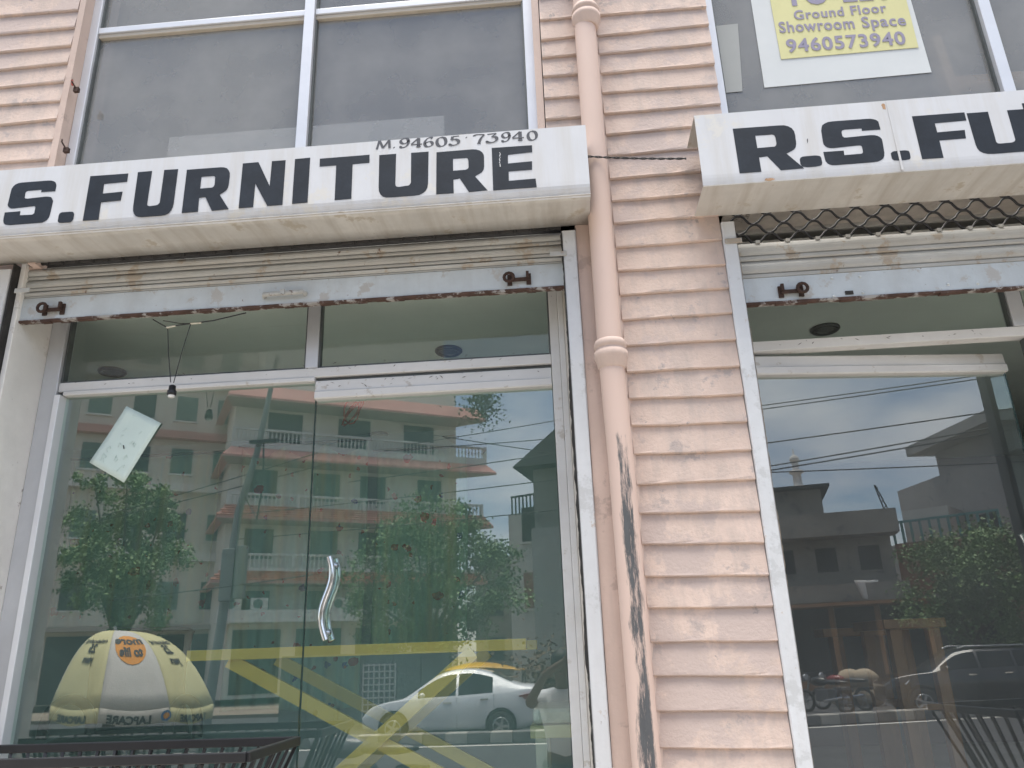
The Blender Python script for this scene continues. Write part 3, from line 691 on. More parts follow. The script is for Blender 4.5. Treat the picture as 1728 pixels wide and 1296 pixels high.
# ---------------------------------------------------------------- small things on the front
WIREM = mat('wire_black', (.03,.03,.032), .6, .2, 20)
def sag(a, c, s, n=16, tw=0):
    a = Vector(a); c = Vector(c); return [a.lerp(c, k/n)+Vector((0, tw*math.cos(k*2.2), -s*4*(k/n)*(1-k/n)+tw*math.sin(k*2.2))) for k in range(n+1)]
b = B(); a = P(984, 263.5, -.118); c = P(1158, 267.5, -.118)
for ph in (0, math.pi):
    b.tube([Vector(a).lerp(c, k/40)+Vector((0, .003*math.cos(k*.9+ph), -.012*4*(k/40)*(1-k/40)*.4+.003*math.sin(k*.9+ph))) for k in range(41)], .0026, 6)
tag(mk(b, 'twisted_wire', WIREM), 'thin twisted black wire strung across the drainpipe between two signs', 'wire')

lamp = thing('lamp_holder', 'black lamp holder dangling on two thin wires below the left shutter', 'lamp holder', P(290, 660, .1))
b = B(); c = P(290, 662, .1)
b.lathe([(.008,.032),(.014,.028),(.015,.009),(.019,.006),(.019,-.009),(.016,-.013)], c, 18); mk(b, 'socket', BLK, lamp)
mk(B().lathe([(.014,-.014),(.014,-.021),(.009,-.024)], c, 16), 'contact_ring', mat('white_porcelain', (.75,.75,.75), .3, .05, 9), lamp)
b = B(); j1, j2 = P(283, 553, .1), P(322, 546, .1)
b.tube([j1, P(284,590,.1), P(288,645,.1)], .0022, 6); b.tube([j2, P(308,590,.1), P(293,646,.1)], .0022, 6)
b.tube([P(258,539,.06), P(270,546,.09), j1, P(300,549,.1), j2, P(360,541,.09), P(415,528,.06)], .0028, 6); b.tube([P(275,541,.07), P(305,546,.1), j2], .002, 6)
mk(b, 'wire', WIREM, lamp)
mk(B().tube([j1+Vector((-.004,-.002,0)), j1.lerp(P(300,549,.1), .8)], .005, 6), 'taped_splice', mat('cream_tape', (.62,.60,.50), .6, .1, 9), lamp)
mk(B().tube([j2, P(340,545,.095)], .005, 6), 'taped_splice', MATS['cream_tape'], lamp)

# paper taped inside the left glass
pap = thing('paper_note', 'pale paper sheet with faint handwriting taped askew on the left glass', 'paper', P(208, 814, GY-.010))
q = [P(213,685,GY-.010), P(272,714,GY-.010), P(208,814,GY-.010), P(150,780,GY-.010)]
b = B(); b.sheet(lambda u, v: tuple(q[0].lerp(q[1], u).lerp(q[3].lerp(q[2], u), v)+Vector((0, .003*math.sin(u*5+v*3)+.002, 0))), 8, 10)
mk(b, 'sheet', mat('paper', (.64,.76,.71), .8, .03, 6), pap, solid=.0006)
b = B()
def pq(u, v): return q[3].lerp(q[0], u).lerp(q[2].lerp(q[1], u), v)+Vector((0, -.0035, 0))   # u along the long side, v across
def ink(pts, r=.0010): b.tube([pq(*p) for p in pts], r, 5)
ink([(.10,.22),(.22,.20)]); ink([(.22,.20),(.20,.30),(.15,.27),(.10,.33)])
ink([(.32,.28),(.36,.24),(.30,.20),(.26,.26)]); ink([(.20,.52),(.28,.50),(.24,.58),(.19,.56)]); ink([(.40,.42),(.47,.40),(.44,.47)])
ink([(.52,.72),(.56,.70),(.55,.76),(.51,.75)]); ink([(.08,.72),(.16,.74)]); ink([(.18,.75),(.22,.80),(.17,.82)]); ink([(.28,.70),(.36,.70),(.33,.76)])
for k in range(6):
    u0, v0 = random.uniform(.5,.92), random.uniform(.15,.7); ink([(u0,v0),(u0+.03,v0+random.uniform(-.03,.03)),(u0+.05,v0+.03)], .0009)
mk(b, 'handwriting', mat('faint_ink', (.57,.68,.64), .8, .3, 30), pap)
b = B(); b.tube([pq(.42,.57), pq(.46,.51)], .0022, 5); 
mk(b, 'stain', BLK, pap)

# to-let poster on a white backing inside the right upper window
PYW = WY-.006
pb = thing('to_let_poster', 'yellow to-let poster on white paper stuck on the right upper window', 'poster', P(1430, 148, PYW))
def quad(pts, name, m, par, th):
    b = B(); n = 6
    b.sheet(lambda u, v: tuple(pts[0].lerp(pts[1], u).lerp(pts[3].lerp(pts[2], u), v)), n, n, smooth=False); return mk(b, name, m, par, solid=th)
zt_ = 4.62
quad([Vector((1.015,PYW,zt_)), Vector((1.735,PYW,zt_)), P(1572,122,PYW), P(1290,148,PYW)], 'backing_sheet', mat('white_paper', (.62,.64,.64), .8, .04, 4), pb, .0008)
yq = [Vector((1.10,PYW-.003,zt_-.03)), Vector((1.735,PYW-.003,zt_-.03)), P(1550,80,PYW-.003), P(1318,100,PYW-.003)]
yq[1] = Vector((yq[2].x, yq[1].y, yq[1].z)); yq[0] = Vector((yq[3].x, yq[0].y, yq[0].z))
quad(yq, 'yellow_sheet', mat('yellow_paper', (.64,.61,.32), .8, .05, 4), pb, .0008)
VIO = mat('violet_print', (.27,.25,.34), .7, .08, 9)
def text_mesh(body, size, spacing=1.0, bold=.0):
    cu = bpy.data.curves.new('tmp', 'FONT'); cu.body = body; cu.size = size; cu.space_character = spacing; cu.offset = bold; cu.align_x = 'CENTER'; cu.resolution_u = 3; cu.extrude = .0004
    o = bpy.data.objects.new('tmp', cu); COL.objects.link(o); bpy.context.view_layer.update()
    me = bpy.data.meshes.new_from_object(o.evaluated_get(bpy.context.evaluated_depsgraph_get())); bpy.data.objects.remove(o); bpy.data.curves.remove(cu)
    return [tuple(v.co) for v in me.vertices], [tuple(p.vertices) for p in me.polygons]
def poster_text(body, lpx, rpx, hpx, bold=.0018, spacing=1.1):
    a = P(*lpx, PYW-.005); c = P(*rpx, PYW-.005); width = (c-a).length
    vs, fs = text_mesh(body, .08, spacing, bold); xs = [v[0] for v in vs]; ys = [v[1] for v in vs]
    h = (P(lpx[0], lpx[1]-hpx, PYW).z-a.z); cap = max(ys)
    sx = width/(max(xs)-min(xs)); sy = h/cap
    b = B(); d = (c-a).normalized()
    b.add([tuple(a+d*((x-min(xs))*sx)+Vector((0, -z, y*sy))) for x, y, z in vs], fs); mk(b, 'lettering', VIO, pb)
poster_text('9460573940', (1329,88), (1530,74), 21); poster_text('Showroom', (1316,55), (1443,47.3), 17, .0015); poster_text('Space', (1456,46.5), (1530,42), 17, .0015); poster_text('Ground', (1341,33), (1425,26), 14, .0015); poster_text('Floor', (1437,25), (1497,20), 14, .0015); poster_text('TO-LET', (1325,9), (1508,-4), 34, .003)
ps = thing('blank_sheet', 'blank pale sheet on the right upper window next to its frame', 'paper', P(1230, 156, PYW))
quad([P(1195,45,PYW), P(1245,40,PYW), P(1253,154,PYW), P(1211,158,PYW)], 'sheet', mat('grey_paper', (.36,.37,.36), .8, .05, 4), ps, .0008)

# rusty brackets on the plaster left of the upper window
for (x, y, lab) in ((128,152,'rusty hook with a red wire stub beside the left upper window'), (111,254,'small rusty wire clip low beside the left upper window')):
    q = P(x, y, -.02); t = thing('wall_hook', lab, 'hook', q)
    b = B(); b.box(q.x-.010, q.x+.014, q.y-.006, q.y+.01, q.z-.010, q.z+.014); b.tube([q+Vector((0,-.006,.01)), q+Vector((-.012,-.02,.035)), q+Vector((-.02,-.01,.055))], .004, 6)
    mk(b, 'hook', RUST, t)
    if y < 200: mk(B().tube([q+Vector((-.012,-.012,.02)), q+Vector((-.016,-.016,.045))], .006, 6), 'wire_stub', mat('red_pvc', (.45,.08,.05), .5, .1, 9), t)

# ---------------------------------------------------------------- furniture
GOLD = mat('brushed_brass', (.72,.52,.17), .28, .08, 8, .02, metal=1)
GOLDP = mat('brass_strip_paint', (.86,.56,.12), .30, .06, 6, metal=.3)
gt = thing('brass_table_base', 'brass table base of crossed legs standing inside the left glass door', 'table', (-.85, .8, ZF))
Yg = .55
A0, A1, X0_ = P(318,1107,Yg), P(888,1085,Yg), P(635,1250,Yg)
b = B(); b.box(A0.x, A1.x, Yg-.02, Yg+.02, A0.z-.022, A0.z+.022); mk(b, 'top_bar', GOLDP, gt, bevel=.002)
b = B(); b.box(A0.x+.02, A1.x+.02, Yg+.55, Yg+.59, A0.z-.022, A0.z+.022); mk(b, 'top_bar', GOLD, gt, bevel=.002)
for (dy, m_) in ((0, GOLDP), (.57, GOLD)):
    tl = P(385,1110,Yg); trr = P(800,1100,Yg); cx = X0_+Vector((0,dy,0))
    for s_, t_ in ((1, tl), (-1, trr)):
        p = Vector((t_.x, Yg+dy, A0.z-.024)); d = cx-p; e = cx+d*1.05
        off = Vector((0, .014*s_, 0))
        mk(B().bar(p+off, e+off, .026, .058, (0,1,0) if False else (0,0,1)), 'leg', m_, gt, bevel=.002)
wt = thing('wrapped_side_table', 'cream side table with gold edge wrapped in plastic near the left door frame', 'table', (-.12, .86, ZF))
q = P(895, 1224, .75)
mk(B().box(q.x, q.x+.42, .72, 1.2, q.z-.05, q.z), 'top_edge', mat('cream_gold_edge', (.70,.62,.34), .4, .06, 6), wt, bevel=.004)
mk(B().box(q.x+.012, q.x+.41, .735, 1.19, q.z+.001, q.z+.07), 'wrapped_top', mat('plastic_wrapped_cushion', (.55,.57,.50), .3, .25, 9, .5), wt, bevel=.02)
for (x, y) in ((q.x+.02, .735), (q.x+.36, .735), (q.x+.02, 1.15), (q.x+.36, 1.15)): mk(B().box(x, x+.05, y, y+.04, ZF, q.z-.051), 'leg', mat('cream_leg', (.62,.59,.50), .5, .08, 5), wt, bevel=.003)

# black office chair in plastic wrap
ch = thing('office_chair', 'black high-back chair with a looped arm, wrapped in clear plastic behind the left glass', 'chair', (-2.3, 1.5, ZF))
BLKF = mat('black_mesh_fabric', (.012,.013,.014), .6, .3, 18, .2); BLKP = mat('black_plastic', (.018,.018,.02), .35, .2, 8)
q0, q1 = P(168,1062,1.5), P(333,1060,1.5)
b = B(); zt_ = q0.z; zb_ = P(320,1240,1.5).z
b.sheet(lambda u, v: (q0.x+(q1.x-q0.x)*(u*(1-.06*math.sin(v*3.1))+.02), 1.5+.07*(2*u-1)**2*-1+.05*v*v, zt_+(zb_-zt_)*v-.03*(abs(2*u-1)**6 if v < .05 else 0)), 12, 12)
mk(b, 'backrest', BLKF, ch, solid=.03)
q2 = P(70,1240,1.2); q3 = P(312,1236,1.2)
b = B(); b.ball(((q2.x+q3.x)/2, 1.28, q2.z-.05), (q3.x-q2.x)/2, .28, .055, 24, 10, .01); mk(b, 'seat', BLKP, ch)
for sx in (0, 1):
    c = P(107,1240,1.2) if not sx else P(300,1240,1.2); pts = []
    for k in range(15):
        a = math.pi*k/14; pts.append((c.x-.13*math.cos(a)*(1 if not sx else .6), 1.22+.03*sx, c.z-.02+.185*math.sin(a)**.7))
    mk(B().tube(pts, .026, 10), 'arm', BLKP, ch)
mk(B().lathe([(.03,0),(.03,.42)], ((q2.x+q3.x)/2, 1.3, ZF+.05), 12), 'gas_lift', BLKP, ch)
for k in range(5):
    a = 2*math.pi*k/5; c0 = Vector(((q2.x+q3.x)/2, 1.3, ZF+.09)); mk(B().bar(c0, c0+Vector((.26*math.cos(a), .26*math.sin(a), -.04)), .04, .03), 'base_arm', BLKP, ch)

# floral curtains on the back wall
def floral():
    m = bpy.data.materials.new('teal_floral_cloth'); m.use_nodes = True; t = m.node_tree; n = t.nodes; l = t.links; bs = n['Principled BSDF']; bs.inputs['Roughness'].default_value = .9
    g = n.new('ShaderNodeNewGeometry'); v = n.new('ShaderNodeVectorMath'); v.operation = 'MULTIPLY'; v.inputs[1].default_value = (1,0,1); l.new(g.outputs['Position'], v.inputs[0])
    base = n.new('ShaderNodeMix'); base.data_type = 'RGBA'; base.inputs[6].default_value = (.40,.60,.53,1); base.inputs[7].default_value = (.62,.62,.40,1)
    w1 = n.new('ShaderNodeTexNoise'); w1.inputs['Scale'].default_value = 4; sv = n.new('ShaderNodeVectorMath'); sv.operation = 'MULTIPLY'; sv.inputs[1].default_value = (2.2,0,.12); l.new(g.outputs['Position'], sv.inputs[0]); l.new(sv.outputs[0], w1.inputs['Vector'])
    mr = n.new('ShaderNodeMapRange'); mr.inputs[1].default_value = .45; mr.inputs[2].default_value = .7; l.new(w1.outputs['Fac'], mr.inputs[0]); l.new(mr.outputs[0], base.inputs[0])
    cur = base.outputs[2]
    for sc, col, off, thr in ((5.2, (.42,.05,.04,1), 0, .17), (4.1, (.05,.09,.30,1), 3.3, .10), (9, (.36,.10,.07,1), 7.7, .13)):
        a = n.new('ShaderNodeVectorMath'); a.operation = 'ADD'; a.inputs[1].default_value = (off,0,off*1.7); l.new(v.outputs[0], a.inputs[0])
        nz = n.new('ShaderNodeTexNoise'); nz.inputs['Scale'].default_value = 26; l.new(v.outputs[0], nz.inputs['Vector'])
        wv = n.new('ShaderNodeVectorMath'); wv.operation = 'MULTIPLY_ADD'; wv.inputs[1].default_value = (.05,)*3; l.new(nz.outputs['Color'], wv.inputs[0]); l.new(a.outputs[0], wv.inputs[2])
        vo = n.new('ShaderNodeTexVoronoi'); vo.inputs['Scale'].default_value = sc; l.new(wv.outputs[0], vo.inputs['Vector'])
        lt = n.new('ShaderNodeMath'); lt.operation = 'LESS_THAN'; lt.inputs[1].default_value = thr; l.new(vo.outputs['Distance'], lt.inputs[0])
        mx = n.new('ShaderNodeMix'); mx.data_type = 'RGBA'; l.new(lt.outputs[0], mx.inputs[0]); l.new(cur, mx.inputs[6]); mx.inputs[7].default_value = col; cur = mx.outputs[2]
    l.new(cur, bs.inputs['Base Color']); return m
FLOR = floral()
def curtain(x0, x1, zt, zb, y, label, folds, swag=False):
    t = thing('curtain', label, 'curtain', ((x0+x1)/2, y, zb))
    nu = int((x1-x0)*60)
    def fn(u, v):
        a = .028*math.sin(u*folds*2*math.pi+.6*math.sin(u*9))*(0.4+.6*v)
        z = zt+(zb-zt)*v - (.10*abs(math.sin(u*math.pi*3))*(1-v)**2 if swag else 0)+.012*math.sin(u*7)*v
        return (x0+(x1-x0)*u+.01*math.sin(v*5), y-a-(.05*(1-v)*abs(math.sin(u*math.pi*3)) if swag else 0), z)
    mk(B().sheet(fn, nu, 24), 'cloth', FLOR, t, solid=.003)
    mk(B().tube([(x0-.03, y, zt+.015), (x1+.03, y, zt+.015)], .012, 8), 'rod', BLKP, t)
curtain(-3.75, -2.60, 3.0, 1.77, 2.62, 'teal floral cloth hanging on the back wall behind the paper note', 5)
curtain(-2.42, -1.46, 3.03, 1.19, 2.60, 'longer teal floral curtain with swags behind the glass door', 8, True)
curtain(-1.40, -.73, 2.95, 1.56, 2.64, 'shorter dark teal floral cloth nearest the brass table base', 5)
# loose red wires and a cap hanging from the ceiling
c = zc(594, 668, 3.115); t = thing('ceiling_wire', 'coiled red wires hanging from the shop ceiling behind the door rail', 'wire', c)
b = B()
for k in range(3):
    b.tube([c+Vector((.05*math.sin(a*.55+k)*(1+.2*k), .02*k, -.02-.085*(1-math.cos(a*.55)))) for a in range(12)], .006, 6)
mk(b, 'coil', mat('red_pvc', (.45,.08,.05)), t)
c = zc(797, 728, 3.115); t = thing('ceiling_fan', 'dark ceiling fixture hanging at the back of the left shop', 'fan', c)
mk(B().lathe([(.10,-.2),(.13,-.17),(.13,-.13),(.03,-.10),(.02,0)], c, 20), 'motor', BLKP, t)
for k in range(3):
    a = 2.1*k+.3; mk(B().bar(c+Vector((.12*math.cos(a), .12*math.sin(a), -.15)), c+Vector((.5*math.cos(a), .5*math.sin(a), -.16)), .10, .006), 'blade', BLKP, t)

# tapered black rod table bases on the porch, one seen in the right door's reflection
def rod_base(cx, cy, lx, ly, ztop, label, hgt=.5, tap=.13):
    t = thing('rod_table_base', label, 'table base', (cx, cy, ztop-hgt), 0, None)
    def cor(z, k):
        f = 1-tap*(ztop-z)/hgt*2; sx = lx/2-(1-f)*.9; sy = ly/2-(1-f)*.45
        return Vector((cx+(-sx, sx, sx, -sx)[k], cy+(-sy, -sy, sy, sy)[k], z))
    for z, nm in ((ztop, 'top_rail'), (ztop-hgt+.02, 'bottom_rail')):
        for k in range(4): mk(B().bar(cor(z,k), cor(z,(k+1)%4), .022, .03), nm, BLK, t, bevel=.003)
    for k in range(4):
        n_ = int((cor(ztop,k)-cor(ztop,(k+1)%4)).length/.068)
        for i in range(n_+1):
            u = i/n_; mk(B().bar(cor(ztop-.016,k).lerp(cor(ztop-.016,(k+1)%4), u), cor(ztop-hgt+.035,k).lerp(cor(ztop-hgt+.035,(k+1)%4), u), .011, .011), 'rod', BLK, t)
    return t
rod_base(-1.80, -.085, 1.52, .47, 1.222, 'black rod table base standing in front of the left glass', .555)
q = RV(1600, 1196, 4.05)
rod_base(q.x+.62, q.y+.1, 1.2, .5, q.z, 'black rod table base mirrored in the right glass door', q.z-ZF+.03)

# pale board leaning inside the left upper window, wood frames inside the right one and in the right shop
t = thing('leaning_board', 'pale board standing inside the left upper window behind the sign', 'board', (-1.3, .55, 3.4))
a = P(285,236,.5); c = P(749,190,.5)
mk(B().box(a.x, c.x, .5, .53, 3.41, (a.z+c.z)/2), 'panel', mat('pale_board', (.80,.75,.70), .7, .06, 3), t, bevel=.003)
WOODM = mat('brown_wood', (.30,.14,.055), .5, .3, 4, .08, stretch=(1,1,.15))
WOODL = mat('light_wood', (.42,.24,.11), .5, .25, 4, .08, stretch=(.15,1,1))
t = thing('timber_rack', 'brown timber rack standing inside the right upper window', 'rack', (2.0, .6, 3.4))
a = P(1590,125,.55); c = P(1615,165,.55); e = P(1690,140,.55)
mk(B().bar((a.x, .55, 4.5), (c.x+.02, .55, 3.41), .05, .07), 'post', WOODL, t, bevel=.003); mk(B().box(c.x, c.x+1.2, .53, .57, e.z-.02, e.z+.05), 'rail', WOODL, t, bevel=.003)
def wood_unit(px0, px1, pyt, y, label, shelf=None):
    a = P(px0, pyt, y); c = P(px1, pyt, y)
    t = thing('wooden_cabinet_frame', label, 'cabinet', ((a.x+c.x)/2, y+.2, ZF))
    for x in (a.x, c.x):
        for yy in (y, y+.4): mk(B().box(x-.03, x+.03, yy-.03, yy+.03, ZF, a.z-.03), 'post', WOODM, t, bevel=.003)
    mk(B().box(a.x-.06, c.x+.06, y-.05, y+.45, a.z-.029, a.z+.02), 'top', WOODM, t, bevel=.004)
    for z in (shelf or []):
        mk(B().box(a.x+.031, c.x-.031, y-.02, y+.42, z, z+.03), 'shelf', WOODM, t, bevel=.003)
wood_unit(1505, 1570, 1052, 1.6, 'brown wooden frame with one shelf inside the right door', [1.15])
a = P(1380, 1062, 2.4); c = P(1500, 1050, 2.4); t = thing('timber_board', 'brown timber board resting on trestles deep inside the right shop', 'board', ((a.x+c.x)/2, 2.4, ZF))
mk(B().box(a.x, c.x, 2.3, 2.5, a.z-.05, a.z), 'board', WOODM, t, bevel=.003)
for x in (a.x+.1, c.x-.1): mk(B().box(x-.03, x+.03, 2.35, 2.45, ZF, a.z-.051), 'trestle', WOODM, t)

# scraped flecks on the transoms and door rails
b = B(); rf = random.Random(21)
def fleck(px, py, Y):
    q = P(px, py, Y); a = rf.uniform(-.9,.9); L_ = rf.uniform(.003,.013); w_ = rf.uniform(.001,.003); d = Vector((math.cos(a),0,math.sin(a))); n_ = Vector((-math.sin(a),0,math.cos(a)))
    b.add([q-d*L_, q+n_*w_, q+d*L_, q-n_*w_*.5], [(0,1,2,3)])
for _ in range(34):
    u = rf.random(); px = 125+u*800; fleck(px, 648-u*53+rf.uniform(-7,6), GY-.0312)
for _ in range(26):
    u = rf.random(); px = 545+u*380; fleck(px, 650-u*26+rf.uniform(-9,6), GY-.0345)
for _ in range(14):
    u = rf.random(); fleck(1285+u*400, 581-u*22+rf.uniform(-4,4), GY-.0312)
stuff(mk(b, 'paint_fleck', mat('fleck_grey', (.16,.15,.14), .8, .3, 40), shop))
# ---------------------------------------------------------------- street behind the photographer (seen in the glass)
PAVE = mat('pavement_concrete', (.40,.37,.33), .85, .2, 1.5, .2); ASPH = mat('asphalt', (.055,.056,.06), .8, .2, .8, .2, bscale=60)
EARTH = mat('dusty_ground', (.24,.20,.155), .9, .25, .4, .2); KERBM = mat('kerb_concrete', (.42,.40,.37), .8, .15, 3)
def sheet_obj(name, x0, x1, y0, y1, z, m): return struct(mk(B().add([(x0,y0,z),(x1,y0,z),(x1,y1,z),(x0,y1,z)], [(0,1,2,3)]), name, m))
sheet_obj('ground', -600, 600, -900, 300, -.50, EARTH)
struct(mk(B().box(-80, 80, -4.6, -.5501, -.49, ZP), 'pavement', PAVE, bevel=.02))
ro = mk(B().box(-120, 120, -25.5, -4.601, -.49, ZR), 'road', ASPH); struct(ro)
struct(mk(B().box(-80, 80, -30.5, -25.501, -.49, ZP-.02), 'pavement', EARTH))
WLINE = mat('road_paint', (.62,.60,.55), .7, .15, 3)
struct(mk(B().box(-80, 80, -14.85, -14.68, ZR, ZR+.004), 'road_line', WLINE)); struct(mk(B().box(-80, 80, -5.2, -5.06, ZR, ZR+.004), 'road_line', WLINE))
med = thing('road_divider', 'low road divider of alternating pale and dark kerb blocks in mid street', 'kerb', (0, -15.3, ZR))
KD = mat('kerb_dark_paint', (.17,.165,.16), .7, .2, 4); KL = mat('kerb_pale_paint', (.40,.38,.34), .7, .2, 4)
blk = [B().box(0, .49, -.2, .2, 0, .23).make('kerb_block', m_, med, bevel=.02) for m_ in (KL, KD)]
for k in range(-45, 46):
    if k in (0, 1): blk[k % 2].location = (k*.5, 0, 0); continue
    c = blk[k % 2].copy(); COL.objects.link(c); c.location = (k*.5, 0, 0)

# ---- cars
def car(name, label, loc, rz, Ln, W, belt, roof, bot, paint, wheels, wr, pillars, rails=None, group=None):
    t = thing(name, label, 'car', loc, rz, group); n = 44; h = W/2
    xs = [-Ln/2+Ln*k/n for k in range(n+1)]
    zb = np.interp(xs, *zip(*belt)); zr = np.maximum(np.interp(xs, *zip(*roof)), zb+.015); z0 = np.interp(xs, *zip(*bot))
    for a in (zb, zr):
        for _ in range(2): a[1:-1] = (a[:-2]+2*a[1:-1]+a[2:])/4
    ws = [h*(1-.20*abs(2*x/Ln)**5) for x in xs]
    def ring(i):
        w_, b0, bb, rr = ws[i], z0[i], zb[i], zr[i]; tin = min(.42*(rr-bb), .26)
        half = [(0, b0), (w_*.90, b0), (w_*.985, b0+.12), (w_, b0+(bb-b0)*.62), (w_*.985, bb-.03), (w_*.955, bb), (w_*.955-tin, max(rr-.045, bb+.004)), (w_*.955-tin-.09, max(rr-.008, bb+.008)), (0, rr)]
        return half
    V = []; m_ = 9
    for i in range(n+1): V += [(xs[i], y, z) for y, z in ring(i)]
    F_ = [(i*m_+j, (i+1)*m_+j, (i+1)*m_+j+1, i*m_+j+1) for i in range(n) for j in range(m_-1)]
    b = B()
    for s in (1, -1): b.add([(x, s*y, z) for x, y, z in V], F_, True)
    for i in (0, n):
        pr = [(xs[i], y, z) for y, z in ring(i)]; pr += [(x, -y, z) for x, y, z in pr[::-1][1:-1]]; b.add(pr, [tuple(range(len(pr)))])
    body = b.make('body', paint, t)
    # side windows between the pillars, windscreen and rear screen
    gm = mat('car_glass', (.02,.024,.026), .12, .1, 3, spec=.3)
    def side(xa, xb):
        for s in (1, -1):
            k = 8; vs = []
            for q in range(k+1):
                x = xa+(xb-xa)*q/k; bb = np.interp(x, xs, zb); rr = np.interp(x, xs, zr); w_ = np.interp(x, xs, ws); tin = min(.42*(rr-bb), .26)
                for f in (.06, .9):
                    vs.append((x, s*(w_*.955-tin*f+.006), bb+(max(rr-.045, bb+.004)-bb)*f+.0))
            b2 = B().add(vs, [(2*q, 2*q+2, 2*q+3, 2*q+1) for q in range(k)]); b2.make('window', gm, t)
    for xa, xb in pillars: side(xa, xb)
    for (xa, xb) in ((pillars[0][0]-.42, pillars[0][0]+.12), (pillars[-1][1]-.05, pillars[-1][1]+.42)):
        k = 6; vs = []
        for q in range(k+1):
            x = xa+(xb-xa)*q/k; rr = np.interp(x, xs, zr); bb = np.interp(x, xs, zb); w_ = np.interp(x, xs, ws)*.955-min(.42*(rr-bb), .26)-.10
            vs += [(x, -w_, rr+.002), (x, w_, rr+.002)]
        B().add(vs, [(2*q, 2*q+1, 2*q+3, 2*q+2) for q in range(k)]).make('windscreen', gm, t)
    tm = mat('tyre', (.018,.018,.018), .85, .2, 8); rm = mat('alloy_rim', (.42,.43,.44), .3, .1, 6, metal=.8); am = mat('wheel_arch', (.012,.012,.012), .9, .1, 5)
    for x in wheels:
        for s in (1, -1):
            B().lathe([(wr*1.16,-.02),(wr*1.16,.012)], (x, s*(h*.985), wr+.03), 24, 'y').make('wheel_arch', am, t)
            wh = B().lathe([(wr*.62,-.1),(wr*.96,-.095),(wr,-.06),(wr,.06),(wr*.96,.095),(wr*.62,.1)], (0,0,0), 24, 'y').make('wheel', tm, t); wh.location = (x, s*(h-.05), wr)
            sp = B(); sp.lathe([(wr*.60,.06*s),(wr*.62,.104*s),(wr*.54,.104*s),(wr*.53,.07*s)], (0,0,0), 20, 'y'); sp.lathe([(wr*.14,.05*s),(wr*.14,.108*s)], (0,0,0), 10, 'y')
            for q in range(5):
                a = 2*math.pi*q/5; sp.bar((0, .095*s, 0), (wr*.56*math.cos(a), .1*s, wr*.56*math.sin(a)), .02, .06)
            sp.make('rim', rm, wh)
    lm = mat('headlamp_lens', (.55,.56,.58), .1, .05, 5); rl = mat('tail_lamp_lens', (.30,.02,.02), .2, .1, 5)
    hx = -Ln/2+.22; zh = np.interp(hx, xs, zb)-.10
    for s in (1, -1):
        B().hexa([(hx-.12,s*h*.70,zh-.07),(hx+.26,s*(h*.965),zh-.02),(hx+.26,s*(h*.80),zh-.02),(hx-.12,s*h*.60,zh-.07),(hx-.05,s*h*.72,zh+.04),(hx+.34,s*(h*.965),zh+.07),(hx+.34,s*(h*.80),zh+.07),(hx-.05,s*h*.6,zh+.04)]).make('headlight', lm, t)
        tx = Ln/2-.20; zt2 = np.interp(tx, xs, zb)-.16
        B().hexa([(tx-.22,s*h*.90,zt2-.05),(tx+.14,s*(h*.93),zt2-.10),(tx+.14,s*h*.6,zt2-.10),(tx-.22,s*h*.7,zt2-.05),(tx-.22,s*h*.955,zt2+.02),(tx+.14,s*(h*.955),zt2+.08),(tx+.14,s*h*.6,zt2+.08),(tx-.22,s*h*.7,zt2+.02)]).make('tail_light', rl, t)
        mp = pillars[0][0]+.12; mz = np.interp(mp, xs, zb)
        B().ball((mp, s*(h+.08), mz+.07), .07, .1, .06, 10, 8).make('mirror', paint, t)
        for xa, xb in pillars[:2]:
            B().bar((xb-.28, s*(h+.004), np.interp(xb, xs, zb)-.12), (xb-.1, s*(h+.004), np.interp(xb, xs, zb)-.115), .02, .03).make('door_handle', CHROME, t)
            B().bar((xb+.03, s*(h*.998+.001), .28), (xb+.03, s*(h*.985), np.interp(xb, xs, zb)), .006, .006).make('door_seam', am, t)
        B().bar((-Ln/2+1.15, s*(h*.99), .22), (Ln/2-1.1, s*(h*.99), .22), .02, .07).make('sill_trim', am, t)
        if rails: B().tube([(rails[0], s*h*.68, rails[2]-.03), (rails[0]+.15, s*h*.68, rails[2]+.02), (rails[1]-.15, s*h*.68, rails[2]+.02), (rails[1], s*h*.68, rails[2]-.03)], .02, 6).make('roof_rail', rm, t)
    return t
CARW = mat('car_paint_white', (.70,.72,.74), .25, .02, 2, coat=.6); CARB = mat('car_paint_black', (.012,.012,.014), .18, .05, 2, coat=.8)
a = LV(626, 1190, 17); c = LV(908, 1170, 17)
car('white_sedan', 'white sedan parked beyond the road divider, mirrored in the left door', ((a.x+c.x)/2, a.y, ZR), 0, 4.1, 1.72,
    [(-2.05,.56),(-1.88,.76),(-1.5,.86),(-.95,.93),(.3,.95),(1.3,1.02),(2.05,1.10)], [(-2.05,.56),(-1.05,.95),(-.3,1.44),(.05,1.54),(.55,1.55),(.95,1.46),(1.6,1.17),(2.0,1.15),(2.05,1.05)],
    [(-2.05,.30),(-1.7,.2),(1.6,.2),(2.05,.36)], CARW, (-1.28, 1.2), .31, [(-.72,.16),(.22,1.02)])
a = RV(1492, 1170, 24); c = RV(1735, 1150, 25)
